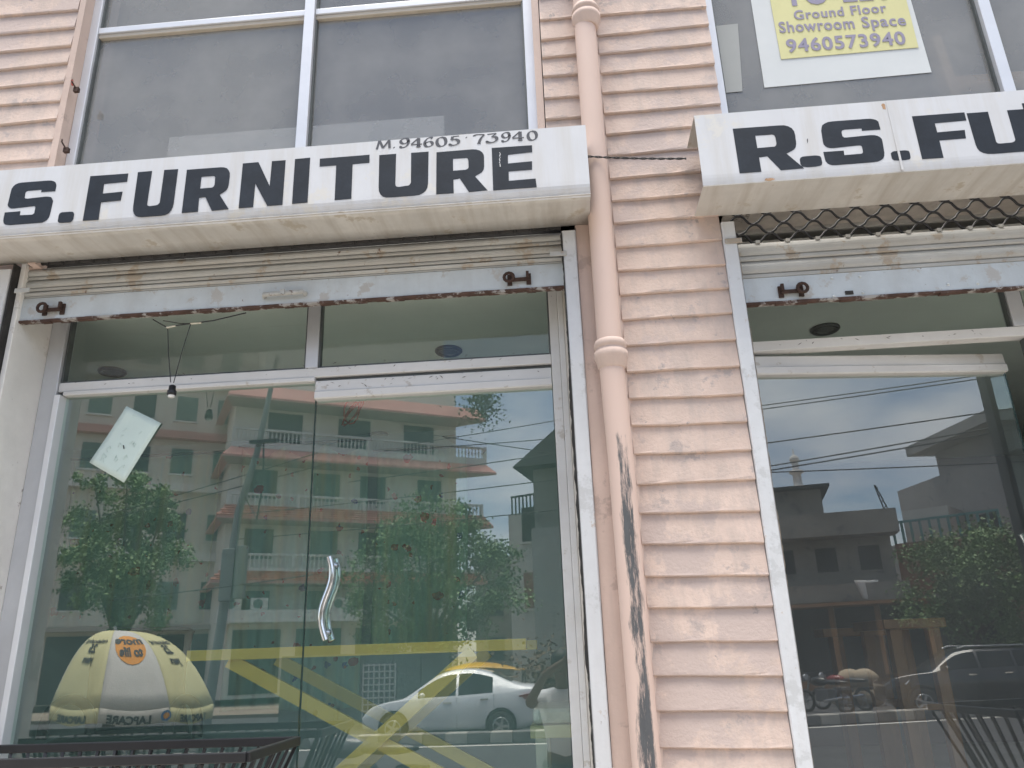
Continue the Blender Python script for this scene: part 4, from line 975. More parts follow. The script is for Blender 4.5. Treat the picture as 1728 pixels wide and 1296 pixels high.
car('black_suv', 'black compact suv parked across the road, mirrored in the right door', ((a.x+c.x)/2+.3, (a.y+c.y)/2, ZR), math.atan2(c.y-a.y, c.x-a.x), 4.2, 1.78,
    [(-2.1,.75),(-1.9,.92),(-1.5,1.0),(-.9,1.06),(.5,1.1),(2.1,1.15)], [(-2.1,.75),(-1.0,1.06),(-.35,1.52),(0,1.6),(1.2,1.6),(1.6,1.54),(1.95,1.2),(2.1,1.1)],
    [(-2.1,.34),(-1.8,.25),(1.7,.25),(2.1,.38)], CARB, (-1.3, 1.25), .34, [(-.75,.14),(.2,.98),(1.04,1.5)], rails=(-.2, 1.5, 1.62))
YEL = mat('taxi_yellow', (.75,.42,.03), .4, .06, 3)
q = LV(822, 1140, 20.5)
tk = thing('auto_rickshaw', 'yellow roofed auto rickshaw half hidden behind the white sedan', 'rickshaw', (q.x, q.y, ZR))
B().sheet(lambda u, v: (-1.1+2.2*u, -.62+1.24*v, 1.42+.22*math.sin(math.pi*min(1, .12+u*.95))*math.sin(math.pi*(.12+.76*v))), 12, 8).make('roof', YEL, tk, solid=.03)
B().box(-.9, 1.1, -.6, .6, .35, .95).make('body', mat('rickshaw_green', (.03,.11,.05), .4, .1, 3), tk, bevel=.06)
for x in (-1.0, -.2, 1.05):
    for s in (1, -1): B().bar((x, s*.58, .95), (x, s*.58, 1.45), .04, .04).make('pillar', BLKP, tk)
for x, y in ((-1.1, 0), (.75, .58), (.75, -.58)): B().lathe([(.1,-.05),(.21,-.05),(.23,0),(.21,.05),(.1,.05)], (x, y, .23), 18, 'y').make('wheel', MATS['tyre'], tk)

# ---- vendor's umbrella
um = thing('vendor_umbrella', 'yellow and white vendor umbrella with printed lettering, mirrored in the left glass', 'umbrella', (0, 0, 0))
ap = LV(184, 1070, 7.5); rm_ = LV(222, 1188, 7.5)
um.location = (rm_.x+.05, rm_.y, ZR)
cz = rm_.z-ZR+.02; tiltx = (ap.x-rm_.x)*.9
UR = 1.0; TU = -.51; UH = ap.z-rm_.z
YUM = mat('umbrella_yellow', (.60,.56,.30), .7, .06, 4); WUM = mat('umbrella_white', (.58,.56,.52), .7, .08, 4)
def canopy(th, r):                                     # th angle (0 = towards the shop), r 0..1 to rim
    k = (th/(2*math.pi)*8+.5) % 1; sagf = 1-.055*math.sin(math.pi*k)*r
    x = -math.sin(th+TU)*UR*r*sagf; y = math.cos(th+TU)*UR*r*sagf
    z = cz+UH*(1-r**3.0)*(1)+.0
    z += -.035*math.sin(math.pi*k)*r
    x += tiltx*(1-r)+0; z += x*(-.05)
    return Vector((x, y, z))
for g_ in range(8):
    t0 = (g_-.5)*math.pi/4
    b = B().sheet(lambda u, v: tuple(canopy(t0+u*math.pi/4*.9999, .02+.98*v)), 8, 14); b.make('panel', WUM if g_ % 2 == 0 else YUM, um, solid=.004)
    b = B().sheet(lambda u, v: tuple(canopy(t0+u*math.pi/4*.9999, 1.0)+Vector((0,0,-.002-.17*v+.012*math.sin(u*9)*v))), 8, 2); b.make('valance', mat('umbrella_valance', (.50,.47,.42), .7, .1, 5) if g_ % 2 == 0 else YUM, um, solid=.003)
    B().tube([canopy(t0, .03+.97*k/8)+Vector((0,0,-.012)) for k in range(9)], .007, 6).make('rib', BLKP, um)
B().tube([(tiltx*1.05, 0, cz+UH+.07), (tiltx*.9, 0, cz+UH-.1), (.12, 0, 0)], .022, 10).make('pole', mat('pole_steel', (.45,.45,.45), .35, .1, 5, metal=.8), um)
B().lathe([(.32,0),(.32,.06),(.08,.12),(.05,.22)], (.12, 0, 0), 18).make('base', mat('umbrella_base', (.12,.12,.12), .8, .2, 5), um)
def um_text(body, thc, rc, size, m, valance=False, bold=.003, arc=1.0, name='lettering'):
    vs, fs = text_mesh(body, size, 1.0, bold); b = B(); o = []
    for x, y, z in vs:
        r = rc if valance else rc - y/UR*1.05
        th = thc + x/(UR*(rc if valance else max(.3, rc)))
        p = canopy(th, min(r, 1.0)); out_ = Vector((-math.sin(th+TU), math.cos(th+TU), .5)).normalized()*(.012+z)
        if valance: p += Vector((0, 0, -.15+y)); out_ = Vector((-math.sin(th+TU), math.cos(th+TU), 0))*(.012+z)
        o.append(tuple(p+out_))
    b.add(o, fs); return b.make(name, m, um)
INK = mat('umbrella_print_black', (.03,.03,.035), .7, .1, 5); ORG = mat('umbrella_print_orange', (.70,.28,.03), .7, .1, 5); BLU = mat('umbrella_print_blue', (.03,.14,.35), .7, .1, 5)
def um_disc(thc, rc, rad_, m, valance=False, a0=0, a1=2*math.pi, off=.008):
    b = B(); n = 20; vs = []
    for k in range(n+1):
        a = a0+(a1-a0)*k/n
        for f in (0, .5, 1.0):
            x = rad_*f*math.cos(a); y = rad_*f*math.sin(a)
            r = rc if valance else rc-y/UR*1.05; th = thc+x/(UR*rc); p = canopy(th, min(r,1)); o_ = Vector((-math.sin(th+TU), math.cos(th+TU), 0 if valance else .5)).normalized()*off
            if valance: p += Vector((0,0,-.09+y))
            vs.append(tuple(p+o_))
    b.add(vs, [(3*k+j, 3*k+j+1, 3*k+j+4, 3*k+j+3) for k in range(n) for j in range(2)]); b.make('print_disc', m, um)
um_disc(0.0, .58, .17, ORG); um_text('more', 0.0, .56, .15, INK, bold=.006); um_text('to life', 0.0, .69, .12, INK, bold=.005)
um_text('LAPCARE', .05, 1.0, .12, INK, True, .006); um_disc(-.36, 1.0, .06, BLU, True); um_disc(-.36, 1.0, .035, ORG, True, off=.011)
for th in (-math.pi/4, math.pi/4):
    um_text('celebrating', th, .55, .08, INK, bold=.002); um_text('25', th, .66, .13, INK, bold=.004); um_text('years', th, .75, .08, INK, bold=.003)
    um_text('LAPCARE', th, 1.0, .11, INK, True, .005)

# ---- motorcycles
def motorcycle(label, loc, rz, tank):
    t = thing('motorcycle', label, 'motorcycle', loc, rz, 'motorcycles parked along the road')
    tm = MATS['tyre']
    for x in (-.65, .65):
        ringp = [(x+.27*math.cos(a*math.pi/12), 0, .3+.27*math.sin(a*math.pi/12)) for a in range(25)]
        wh = B().tube(ringp, .045, 8, False).make('wheel', tm, t)
        sp = B().lathe([(.05,-.06),(.05,.06)], (x,0,.3), 10, 'y')
        for k in range(6): a = k*math.pi/3; sp.bar((x,0,.3), (x+.25*math.cos(a),0,.3+.25*math.sin(a)), .012, .02)
        sp.make('spokes', MATS['alloy_rim'], wh)
    B().ball((-.12,0,.82), .30, .15, .13, 14, 8).make('tank', tank, t)
    B().ball((.42,0,.80), .42, .14, .07, 14, 8).make('seat', BLKP, t)
    B().box(-.2,.25,-.14,.14,.3,.62).make('engine', mat('engine_metal', (.16,.16,.17), .5, .2, 12, metal=.6), t, bevel=.03)
    B().tube([(-.65,.0,.3),(-.42,0,.95)], .03, 8).make('fork', MATS['alloy_rim'], t)
    B().tube([(-.36,-.36,1.08),(-.42,-.2,1.05),(-.42,.2,1.05),(-.36,.36,1.08)], .014, 8).make('handlebar', BLKP, t)
    for s in (1,-1):
        B().tube([(-.38,s*.27,1.07),(-.40,s*.32,1.22)], .007, 6).make('mirror_stem', BLKP, t); B().ball((-.40,s*.34,1.25), .02, .06, .045, 10, 6).make('mirror', BLKP, t)
    B().lathe([(.09,.0),(.085,-.06),(.03,-.1)], (-.52,0,.93), 14, 'x').make('headlamp', MATS['headlamp_lens'], t)
    B().tube([(.1,.16,.32),(.75,.18,.42)], .04, 8).make('exhaust', CHROME, t)
    B().box(.55,.95,-.08,.08,.55,.62).make('rear_mudguard', BLKP, t, bevel=.02)
    return t
q = RV(1395, 1200, 25); motorcycle('dark motorcycle left of the sacks across the road', (q.x, q.y, ZR), rad(70), mat('tank_black', (.02,.02,.02), .25))
q = RV(1425, 1200, 26); motorcycle('red tanked motorcycle beside the sacks across the road', (q.x, q.y, ZR), rad(60), mat('tank_red', (.20,.02,.02), .25))
q = LV(640, 1290, 7.5); motorcycle('grey motorcycle parked at the near kerb, handlebar mirrored below the brass legs', (q.x-.3, q.y, ZR), rad(8), mat('tank_grey', (.12,.13,.14), .25))

# ---- trees
LEAF = [mat('leaf_mid', (.135,.225,.075), .6, .45, 1.2), mat('leaf_dark', (.045,.09,.025), .6, .45, 1.2), mat('leaf_fresh', (.155,.245,.08), .6, .4, 1.2)]
BARK = mat('bark', (.10,.075,.055), .9, .3, 6, .4)
def tree(label, base, blobs, nleaf, lm, ls=.11, group='street trees across the road', name='street_tree'):
    t = thing(name, label, 'tree', base, 0, group); rnd = random.Random(hash(label) % 999)
    bx = Vector(base); top = max(b_[2]+b_[3] for b_ in blobs)-bx.z
    B().tube([(0,0,0),(.05,0,top*.2),(.0,.05,top*.45),(.1,0,top*.7)], [.16,.13,.10,.04], 10).make('trunk', BARK, t)
    br = B()
    for (x, y, z, r) in blobs:
        br.tube([(0,0,top*.3), ((x-bx.x)*.5, (y-bx.y)*.5, (top*.3+z-bx.z)/2+.1), (x-bx.x, y-bx.y, z-bx.z)], [.07,.045,.015], 6)
    br.make('branch', BARK, t)
    vs = []; fs = []; tot = sum(b_[3]**2 for b_ in blobs)
    for (x, y, z, r) in blobs:
        cl = [Vector((rnd.gauss(0,1), rnd.gauss(0,1), rnd.gauss(0,.8))).normalized()*r*rnd.uniform(.35,1.25) for _ in range(max(6, int(14*r)))]
        for _ in range(int(nleaf*r*r/tot)):
            c = rnd.choice(cl)+Vector((rnd.gauss(0,.2), rnd.gauss(0,.2), rnd.gauss(0,.16)))*r
            p = Vector((x,y,z))-bx+c; s = ls*rnd.uniform(.6,1.3)
            d = Vector((rnd.uniform(-1,1), rnd.uniform(-1,1), rnd.uniform(-.9,.4))).normalized(); u = d.cross(Vector((rnd.uniform(-1,1), rnd.uniform(-1,1), rnd.uniform(-1,1)))).normalized()*s*.38
            k = len(vs); vs += [tuple(p), tuple(p+d*s*.5+u), tuple(p+d*s), tuple(p+d*s*.5-u)]; fs.append((k, k+1, k+2, k+3))
    b = B(); b.add(vs, fs); me = bpy.data.meshes.new('crown'); me.from_pydata(vs, [], fs); me.materials.append(lm)
    o = bpy.data.objects.new('crown', me); COL.objects.link(o); o.parent = t; stuff(o); return t
def bl(fn, px, d, r, dj=0):
    return [(*fn(x, y, d+random.uniform(-dj, dj)), rr*r) for x, y, rr in px]
g0 = LV(725, 1090, 22)
tree('broad feathery tree behind the white sedan', (g0.x, g0.y, ZP), bl(LV, [(650,960,1),(720,930,1.2),(790,950,1.1),(830,1000,.9),(680,1020,1.1),(760,1010,1.2),(620,1010,.7),(700,890,.8),(770,890,.7),(840,930,.6),(740,1065,.9),(660,1065,.8)], 22, 1.15, .8), 24000, LEAF[0], .10)
g0 = LV(205, 1050, 18)
tree('leafy young tree with upright shoots, mirrored beside the paper note', (g0.x, g0.y, ZP), bl(LV, [(170,880,1),(230,870,1.1),(150,940,1),(220,950,1.2),(270,930,.9),(180,1010,1),(250,1010,1),(160,815,.5),(215,810,.5),(250,830,.5),(280,850,.45)], 18, .8, .6), 19000, LEAF[2], .095)
g0 = RV(1640, 1060, 27)
tree('bushy tree in front of the unplastered house, mirrored in the right door', (g0.x, g0.y, ZP), bl(RV, [(1580,960,.8),(1640,940,1.1),(1690,970,1),(1610,1010,1),(1660,1020,1.1),(1600,930,.6),(1700,1030,.8),(1570,1040,.6),(1720,930,.9)], 27, 1.15, .8), 22000, LEAF[0], .10)

# ---- utility pole and overhead wires
STEELG = mat('pole_grey_green', (.20,.23,.22), .6, .12, 4)
up = thing('utility_pole', 'leaning grey steel utility pole with boxes and cables, mirrored in the left glass', 'pole', LV(352, 1130, 13)); up.location.z = ZP
def ln(p): return tuple(Vector(p)-up.location)
B().tube([ln(LV(469,600,13)), ln(LV(435,760,13)), ln(LV(403,864,13)), tuple(Vector((0,0,0)))], [.045,.065,.08,.11], 12).make('shaft', STEELG, up)
c = Vector(ln(LV(395, 968, 12.8)))
B().box(c.x-.25, c.x+.02, c.y-.1, c.y+.1, c.z-.55, c.z+.5).make('box', STEELG, up, bevel=.02); B().box(c.x+.04, c.x+.24, c.y-.1, c.y+.1, c.z-.5, c.z+.55).make('box', STEELG, up, bevel=.02)
c = Vector(ln(LV(445, 745, 12.9))); B().bar(c+Vector((-.3,0,0)), c+Vector((.3,0,0)), .08, .08).make('crossarm', BLKP, up)
b = B(); b.tube([c, c+Vector((.1,.1,-.9)), c+Vector((.02,.1,-1.7)), c+Vector((-.3,.05,-1.2))], .02, 6); b.make('cable_loop', BLKP, up)
ORD = ['topmost','second','third','fourth','fifth','sixth','seventh','eighth','ninth']
wires = [(LV,(752,792),(936,765),14),(LV,(640,844),(917,812),14),(LV,(640,890),(915,863),14),(LV,(784,752),(936,740),15),(LV,(800,745),(936,765),15),(LV,(806,732),(931,711),16),(LV,(290,838),(420,800),13),(LV,(290,850),(430,815),13),(LV,(300,1000),(420,985),12),
         (RV,(1300,747),(1705,690),20),(RV,(1303,786),(1712,715),20),(RV,(1305,793),(1712,724),20),(RV,(1306,797),(1650,783),22),(RV,(1292,690),(1690,634),24),(RV,(1290,684),(1690,628),24)]
for i, (fn, p0, p1, d) in enumerate(wires):
    a = fn(*p0, d); c = fn(*p1, d); e = c-a
    a2 = a-e*.9; c2 = c+e*.9
    pts = [a2.lerp(c2, k/20)+Vector((0,0,.25*((k/20-.5)**2*4-.12)*e.length*.06)) for k in range(21)]
    side = 'left' if fn is LV else 'right'
    rank = sorted([w_[1][1] for w_ in wires if w_[0] is fn]).index(p0[1])
    tag(mk(B().tube(pts, .011 if fn is LV else .016, 6), 'overhead_wire', WIREM), '%s of the black overhead cables, by its left end, mirrored in the %s glass' % (ORD[rank], side), 'cable', 'overhead cables mirrored in the %s glass' % side)

# ---- hotel with tiled eaves
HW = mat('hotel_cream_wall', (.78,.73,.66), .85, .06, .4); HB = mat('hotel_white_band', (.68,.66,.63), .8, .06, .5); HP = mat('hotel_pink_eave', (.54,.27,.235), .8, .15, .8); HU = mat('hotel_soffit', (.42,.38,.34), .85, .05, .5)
HT = mat('hotel_tiles', (.50,.20,.12), .8, .3, 2.5); BALM = mat('baluster_white', (.66,.65,.62), .8, .06, 2); WG = mat('dark_window', (.045,.055,.055), .2, .2, .5); SHG = mat('green_shutter', (.16,.22,.19), .6, .1, 1)
ho = thing('hotel', 'cream hotel with red tiled eaves and white balustrades, mirrored in the left glass', 'hotel', (-17.55, .56-36, ZP), rad(-30))
z_ = -ZP
B().box(0, 13.2, -14, -1.3, 0, 17.5+z_).make('wall', HW, ho); B().box(1.5, 12.6, -13, -1.8, 17.5+z_+.001, 22+z_).make('wall', HW, ho)
def eave(x0, x1, zt, zb, out_, m_, tiles=False):
    b = B(); b.hexa([(x0-out_,out_,zb),(x1+out_,out_,zb),(x1+.0,-.1,zb+.02),(x0,-.1,zb+.02),(x0-out_,out_,zb+.12),(x1+out_,out_,zb+.12),(x1,0,zt),(x0,0,zt)])
    b.make('eave', m_, ho)
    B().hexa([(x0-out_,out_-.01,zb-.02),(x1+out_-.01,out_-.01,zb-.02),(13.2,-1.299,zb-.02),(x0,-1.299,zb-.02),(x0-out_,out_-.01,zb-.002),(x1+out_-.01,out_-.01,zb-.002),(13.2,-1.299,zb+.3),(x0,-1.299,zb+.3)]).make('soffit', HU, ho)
    B().hexa([(x0-out_,-9,zb),(x0-.05,-9,zb),(x0-.001,-.11,zb),(x0-out_,out_-.01,zb),(x0-out_,-9,zb+.12),(x0-.05,-9,zt),(x0-.001,-.11,zt),(x0-out_,out_-.01,zb+.12)]).make('eave', m_, ho)
    if tiles:
        b = B(); L_ = x1-x0+2*out_
        for r in range(5):
            f = r/5; y = out_*(1-f); zz_ = zb+.12+(zt-zb-.12)*f
            for k in range(int(L_/.30)):
                x = x0-out_*(1-f)+.3*k+.15*(r % 2)
                if x < x1+out_*(1-f)-.2: b.hexa([(x,y-.02,zz_+.01),(x+.27,y-.02,zz_+.01),(x+.27,y-.2,zz_+.06),(x,y-.2,zz_+.06),(x,y+.02,zz_+.07),(x+.27,y+.02,zz_+.07),(x+.27,y-.2,zz_+.15),(x,y-.2,zz_+.15)])
        stuff(b.make('roof_tile', HT, ho))
def balustrade(x0, x1, y, zb, zt):
    B().box(x0, x1, y-.08, y+.08, zt-.12, zt).make('handrail', BALM, ho)
    b = B(); n = int((x1-x0)/.22)
    for k in range(n): x = x0+.11+k*.22; b.lathe([(.05,zb),(.03,zb+.1),(.065,zb+(zt-zb)*.4),(.03,zt-.2),(.05,zt-.12)], (x, y, 0), 6)
    stuff(b.make('baluster', BALM, ho))
    for k in range(5): x = x0+(x1-x0-.16)*k/4; B().box(x, x+.16, y-.1, y+.1, zb, zt+.02).make('post', BALM, ho)
for (zt, zband, zeb, x1, tl, m_) in ((13.55, 12.45, 11.9, 14.7, False, HP), (10.0, 9.35, 8.65, 14.4, True, HP), (6.85, 5.95, 5.4, 14.0, True, HP)):
    zt += z_; zband += z_; zeb += z_
    B().box(-.2, x1, -1.299, 0, zband, zt-.72).make('balcony', HB, ho); balustrade(-.2, x1, -.06, zt-.719, zt)
    eave(-.2, x1, zband-.01, zeb-.1, .45, m_, tl)
    for k in range(4): x = 1.0+k*3.1+.4*(k % 2); wn = B().box(x, x+1.5, -1.32, -1.25, zeb-1.95, zeb-.35).make('window', SHG if k % 3 == 1 else WG, ho); B().box(x-.08, x+1.58, -1.3, -1.22, zeb-2.03, zeb-1.951).make('sill', HB, wn)
eave(-.2, 14.1, 16.0+z_, 15.1+z_, .45, HP)
for k in range(3): x = 1.8+k*4.0; B().box(x, x+1.9, -1.32, -1.25, 12.9+z_, 14.9+z_).make('window', WG, ho)
B().box(-.2, 13.9, -1.299, .2, 3.4+z_, 4.0+z_).make('balcony', HB, ho)
for k in range(4): B().box(.8+k*3.2, 3.2+k*3.2, -1.32, -1.25, .2, 3.1+z_).make('shopfront', WG, ho)
for k, x in enumerate((.1, 1.4, 5.5)): a_ = B().box(x, x+.85, -.2, .15, 4.0+z_, 4.6+z_).make('air_conditioner', HB, ho, bevel=.03); B().lathe([(.24,0),(.22,.02)], (x+.35, .151, 4.3+z_), 16, 'y').make('fan_grille', SHG, a_)
# left wing
wg = thing('hotel_wing', 'plain cream wing with pale bands and green shuttered windows left of the hotel', 'building', (-17.55-.5*-6-.866*15, .56-36-.866*6+.5*15-3, ZP), rad(-30))
B().box(0, 14.5, -12, 0, 0, 21).make('wall', mat('wing_cream_wall', (.68,.62,.54), .85, .1, .4), wg)
for z in (7.2, 11.1, 14.2, 17.6): B().box(-.1, 14.6, -.5, .55, z, z+.45).make('band', HB if z != 14.2 else HP, wg)
for z in (4.6, 8.4, 12.2, 15.4, 18.7):
    for k in range(6):
        x = .8+k*2.3; wn = B().box(x, x+1.15, -.05, .04, z, z+1.5).make('window', (SHG, WG, SHG)[(k+int(z)) % 3], wg); B().box(x-.1, x+1.25, -.02, .12, z-.1, z-.001).make('sill', HB, wn)

for k in range(4): B().box(.5+k*3.5, 3.6+k*3.5, -.05, .04, .05, 3.3).make('shop_opening_panel', WG, wg)  # flat dark panels added to keep the mirrored ground floor dark
B().box(-.1, 14.6, -.5, 1.2, 3.5, 3.75).make('canopy', HU, wg)
# ---- other houses, built from the corner points of their street faces
CONC = mat('raw_concrete', (.25,.24,.215), .9, .3, .5, .1, spots=[((.12,.12,.115), .58, 1.2)]); CONC2 = mat('stained_render', (.34,.335,.32), .9, .2, .4, spots=[((.18,.18,.175), .58, .8)]); PLAS = mat('pale_house_paint', (.50,.49,.46), .85, .1, .5)
BRK = mat('brick_red_house', (.26,.12,.085), .9, .2, .8); DK = mat('deep_opening', (.03,.03,.032), .9, .2, 1); TEAL = mat('teal_paint', (.09,.24,.23), .6, .15, 1)
def house(name, label, A, Bp, ztop, depth, m_, cat='building'):
    d = (Bp-A); d.z = 0; L_ = d.length; ang = math.atan2(d.y, d.x)
    # keep local +y pointing at the shop
    if Vector((-math.sin(ang), math.cos(ang), 0)).dot(Vector((.5,-1,0))-(A+Bp)/2) < 0: A, Bp = Bp, A; ang += math.pi
    t = thing(name, label, cat, (A.x, A.y, ZP), ang)
    B().box(0, L_, -depth, 0, 0, ztop-ZP).make('wall', m_, t); return t, L_
A = RV(1318, 1150, 37); Bp = RV(1548, 1150, 37.5); zp = RV(1430, 868, 37).z
h1, L1 = house('concrete_house', 'grey unfinished concrete house with deep balconies, mirrored in the right door', A, Bp, zp, 9, CONC)
H = zp-ZP
zA = RV(1430, 902, 36).z-ZP; zB_ = RV(1430, 985, 36).z-ZP; zC = RV(1430, 1015, 36).z-ZP
B().box(-.3, L1+.2, -.1, 1.4, zA, H+.02).make('parapet', CONC, h1); B().box(-.3, L1+.2, -.1, 1.4, zC, zB_).make('parapet', CONC, h1)
for (z0_, z1_) in ((zB_, zA), (.1, zC)):
    for k in range(3): x = .4+k*L1/3; wn = B().box(x, x+L1/3-.9, -.1, .03, z0_+.6, z1_-.35).make('window', DK, h1); B().box(x-.06, x+L1/3-.84, .0, .09, z0_+.52, z0_+.599).make('sill', CONC, wn)
for x in (-.2, L1/2-.1, L1-.1): B().box(x, x+.28, 1.05, 1.35, 0, zC-.001).make('column', CONC, h1)
B().box(.3, L1*.55, -6, -1, H+.001, H+1.5).make('roof_room', CONC, h1); B().box(.1, L1*.62, -6.2, -.4, H+1.501, H+1.62).make('roof_sheet', DK, h1)
q = RV(1465, 1000, 35.9); cl = thing('hanging_cloth', 'pale cloth hung over the balcony of the concrete house', 'cloth', q)
mk(B().sheet(lambda u, v: (q.x+1.1*(u-.5)*(1-.5*v), q.y+.05*math.sin(u*9), q.z+.5-v*.75), 8, 6), 'cloth', HB, cl, solid=.01)
A = RV(1568, 1100, 47); Bp = RV(1760, 1080, 40); zp = RV(1640, 800, 45).z
h2, L2 = house('stained_house', 'tall stained render house with a roof overhang at the right edge of the mirrored street', A, Bp, zp, 10, CONC2)
H2 = zp-ZP; B().box(L2*.42, L2*1.1, -5, -.3, H2+.001, H2+1.2).make('roof_room', CONC2, h2); B().box(L2*.36, L2*1.15, -6, .9, H2+1.201, H2+1.7).make('roof_slab', CONC2, h2)
for k in range(3):
    for r in range(2): x = .6+k*L2/3; wn = B().box(x, x+1.3, -.05, .03, 2.2+r*3.2, 3.8+r*3.2).make('window', DK, h2); B().box(x-.1, x+1.4, 0, .12, 2.1+r*3.2, 2.199+r*3.2).make('sill', CONC2, wn)
A = RV(1545, 1100, 40); Bp = RV(1735, 1090, 39); zp = RV(1640, 902, 39).z
h3, L3 = house('low_house', 'low house with a teal roof railing in front of the stained house', A, Bp, zp, 6, BRK)
H3 = zp-ZP; B().box(L3*.1, L3*.55, -4, -.5, H3+.001, H3+1.5).make('roof_room', PLAS, h3)
B().box(-.1, L3+.1, -.06, .0+.04, H3+.9, H3+1.0).make('roof_rail', TEAL, h3)
for k in range(12): x = k*L3/11; B().box(x, x+.1, -.05, .03, H3+.001, H3+.9).make('rail_post', TEAL, h3)
for k in range(2): B().box(.4+k*L3*.5, .4+k*L3*.5+L3*.38, -.05, .03, .1, 2.9).make('shop_opening_panel', DK, h3)
B().box(-.2, L3+.2, -.1, 1.0, 3.2, 3.5).make('canopy', CONC, h3)
# brown timber stalls in the concrete house's ground floor
A = RV(1340, 1150, 33.5); Bp = RV(1590, 1150, 33); st, Ls = house('timber_stall', 'brown timber shop stall along the pavement across the road', A, Bp, 0.1, .4, WOODM, 'stall')
for k in range(4): x = k*Ls/3.1; B().box(x, x+.18, -.3, .02, .32, 3.0).make('post', WOODM, st)
B().box(-.2, Ls+.2, -1.4, .6, 3.0, 3.12).make('roof', WOODM, st); B().box(.2, Ls-.2, -1.2, -1.1, .32, 2.99).make('back_panel', DK, st)
# left reflection, right part: pale house and concrete house with a dark shed roof
A = LV(865, 1100, 34); Bp = LV(935, 1100, 33); zp = LV(900, 868, 34).z
h4, L4 = house('pale_house', 'small pale house with dark windows beyond the hotel, mirrored near the door frame', A, Bp, zp, 8, PLAS)
H4 = zp-ZP
for r in range(2): x = L4*.35; wn = B().box(x, x+1.0, -.05, .03, 3.6+r*3.0, 5.2+r*3.0).make('window', BRK if r == 0 else DK, h4); B().box(x-.1, x+1.1, 0, .1, 3.5+r*3.0, 3.599+r*3).make('sill', PLAS, wn)
B().box(.2, L4, -.06, .06, H4+.8, H4+.88).make('roof_rail', BLKP, h4)
for k in range(10): x = .2+k*(L4-.3)/9; B().box(x, x+.06, -.03, .03, H4+.001, H4+.8).make('rail_post', BLKP, h4)
A = LV(905, 1100, 30); Bp = LV(1110, 1100, 29); zp = LV(940, 890, 30).z
h5, L5 = house('white_house', 'white stained house next to the left door frame in the reflection', A, Bp, zp, 8, CONC2); H5 = zp-ZP
for r in range(3):
    for k in range(2): xx = L5*.45+k*L5*.27; wn = B().box(xx, xx+1.1, -.05, .03, 1.2+r*2.7, 2.6+r*2.7).make('window', DK, h5); B().box(xx-.1, xx+1.2, 0, .1, 1.1+r*2.7, 1.199+r*2.7).make('sill', CONC2, wn)
B().box(.1, L5, -6, -.3, H5+.001, H5+2.6).make('roof_room', CONC, h5); B().hexa([(-.6,-6.2,H5+2.601),(L5+.3,-6.2,H5+2.601),(L5+.3,.5,H5+2.601),(-.6,.5,H5+2.601),(1.2,-6,H5+4.2),(L5,-6,H5+4.2),(L5,0,H5+4.2),(1.2,0,H5+4.2)]).make('shed_roof', DK, h5)
# minaret
q = RV(1352, 850, 100); mn = thing('minaret', 'slender white minaret with balconies far behind the concrete house', 'tower', (q.x, q.y, ZP))
zt = RV(1347, 757, 100).z-ZP; zb = q.z-ZP; hh = zt-zb
B().lathe([(1.0,0),(.9,zb),(.75,zb+hh*.25),(1.1,zb+hh*.28),(1.1,zb+hh*.32),(.55,zb+hh*.33),(.5,zb+hh*.55),(.85,zb+hh*.58),(.85,zb+hh*.62),(.42,zb+hh*.63),(.4,zb+hh*.78)], (0,0,0), 16).make('shaft', HB, mn)
B().lathe([(.4,zb+hh*.781),(.6,zb+hh*.83),(.5,zb+hh*.89),(.12,zb+hh*.94),(.07,zb+hh*1.05)], (0,0,0), 14).make('dome', HB, mn)
# roof clutter, mast, sacks, fence
q = RV(1490, 862, 37); ms = thing('lattice_mast', 'leaning dark lattice mast on the concrete house roof', 'mast', (q.x, q.y, q.z-.4))
tp = RV(1478, 818, 37)-q
b = B()
for s in (-.12, .12): b.tube([(s+.3,0,0), (tp.x+s*.2,0,tp.z+.4)], .03, 6)
for k in range(6): u = k/6; b.tube([(.3*(1-u)+tp.x*u-.12*(1-u),0,(tp.z+.4)*u), (.3*(1-u)+tp.x*u+.12*(1-u),0,(tp.z+.4)*(u+.1))], .02, 5)
b.make('lattice', BLKP, ms)
SACK = mat('jute_sack', (.42,.34,.24), .9, .2, 5, .3)
rs = random.Random(4)
for k, (px, py, lab) in enumerate(((1420,1182,'leftmost beige sack beside the motorcycles'), (1450,1185,'second beige sack in the row beside the motorcycles'), (1475,1183,'third beige sack, near the black suv front'), (1438,1165,'beige sack lying on top of the left pair'), (1463,1165,'beige sack lying on top of the right pair'))):
    q = RV(px, py, 27.5); zz_ = ZR if k < 3 else ZR+.5
    t = tag(mk(B().ball((q.x, q.y, zz_+.28), .42, .30, .28, 14, 9, .04), 'sack', SACK), lab, 'sack', 'sacks across the road')
q = LV(600, 1150, 20); fe = thing('metal_gate_wall', 'grey green sheet metal wall behind the white sedan', 'fence', (q.x, q.y-1.2, ZR))
SHM = mat('sheet_metal_green', (.16,.20,.18), .6, .15, 1)
for k in range(6): B().box(-2.6+k*.85, -2.6+k*.85+.83, -.03, .03, .05, 2.0).make('panel', SHM, fe)
LW = B()
for k in range(7): LW.box(-.1+k*.16, -.06+k*.16, .05, .08, .2, 1.7)
for k in range(9): LW.box(-.1, .9, .081, .11, .2+k*.18, .24+k*.18)
LW.make('lattice', HB, fe)
pb_ = LV(905, 1125, 15); bs = thing('dry_shrub', 'dry brown shrub behind the rear of the white sedan', 'shrub', (pb_.x+.2, pb_.y-4.5, ZR))
rs = random.Random(8); vs = []; fs = []
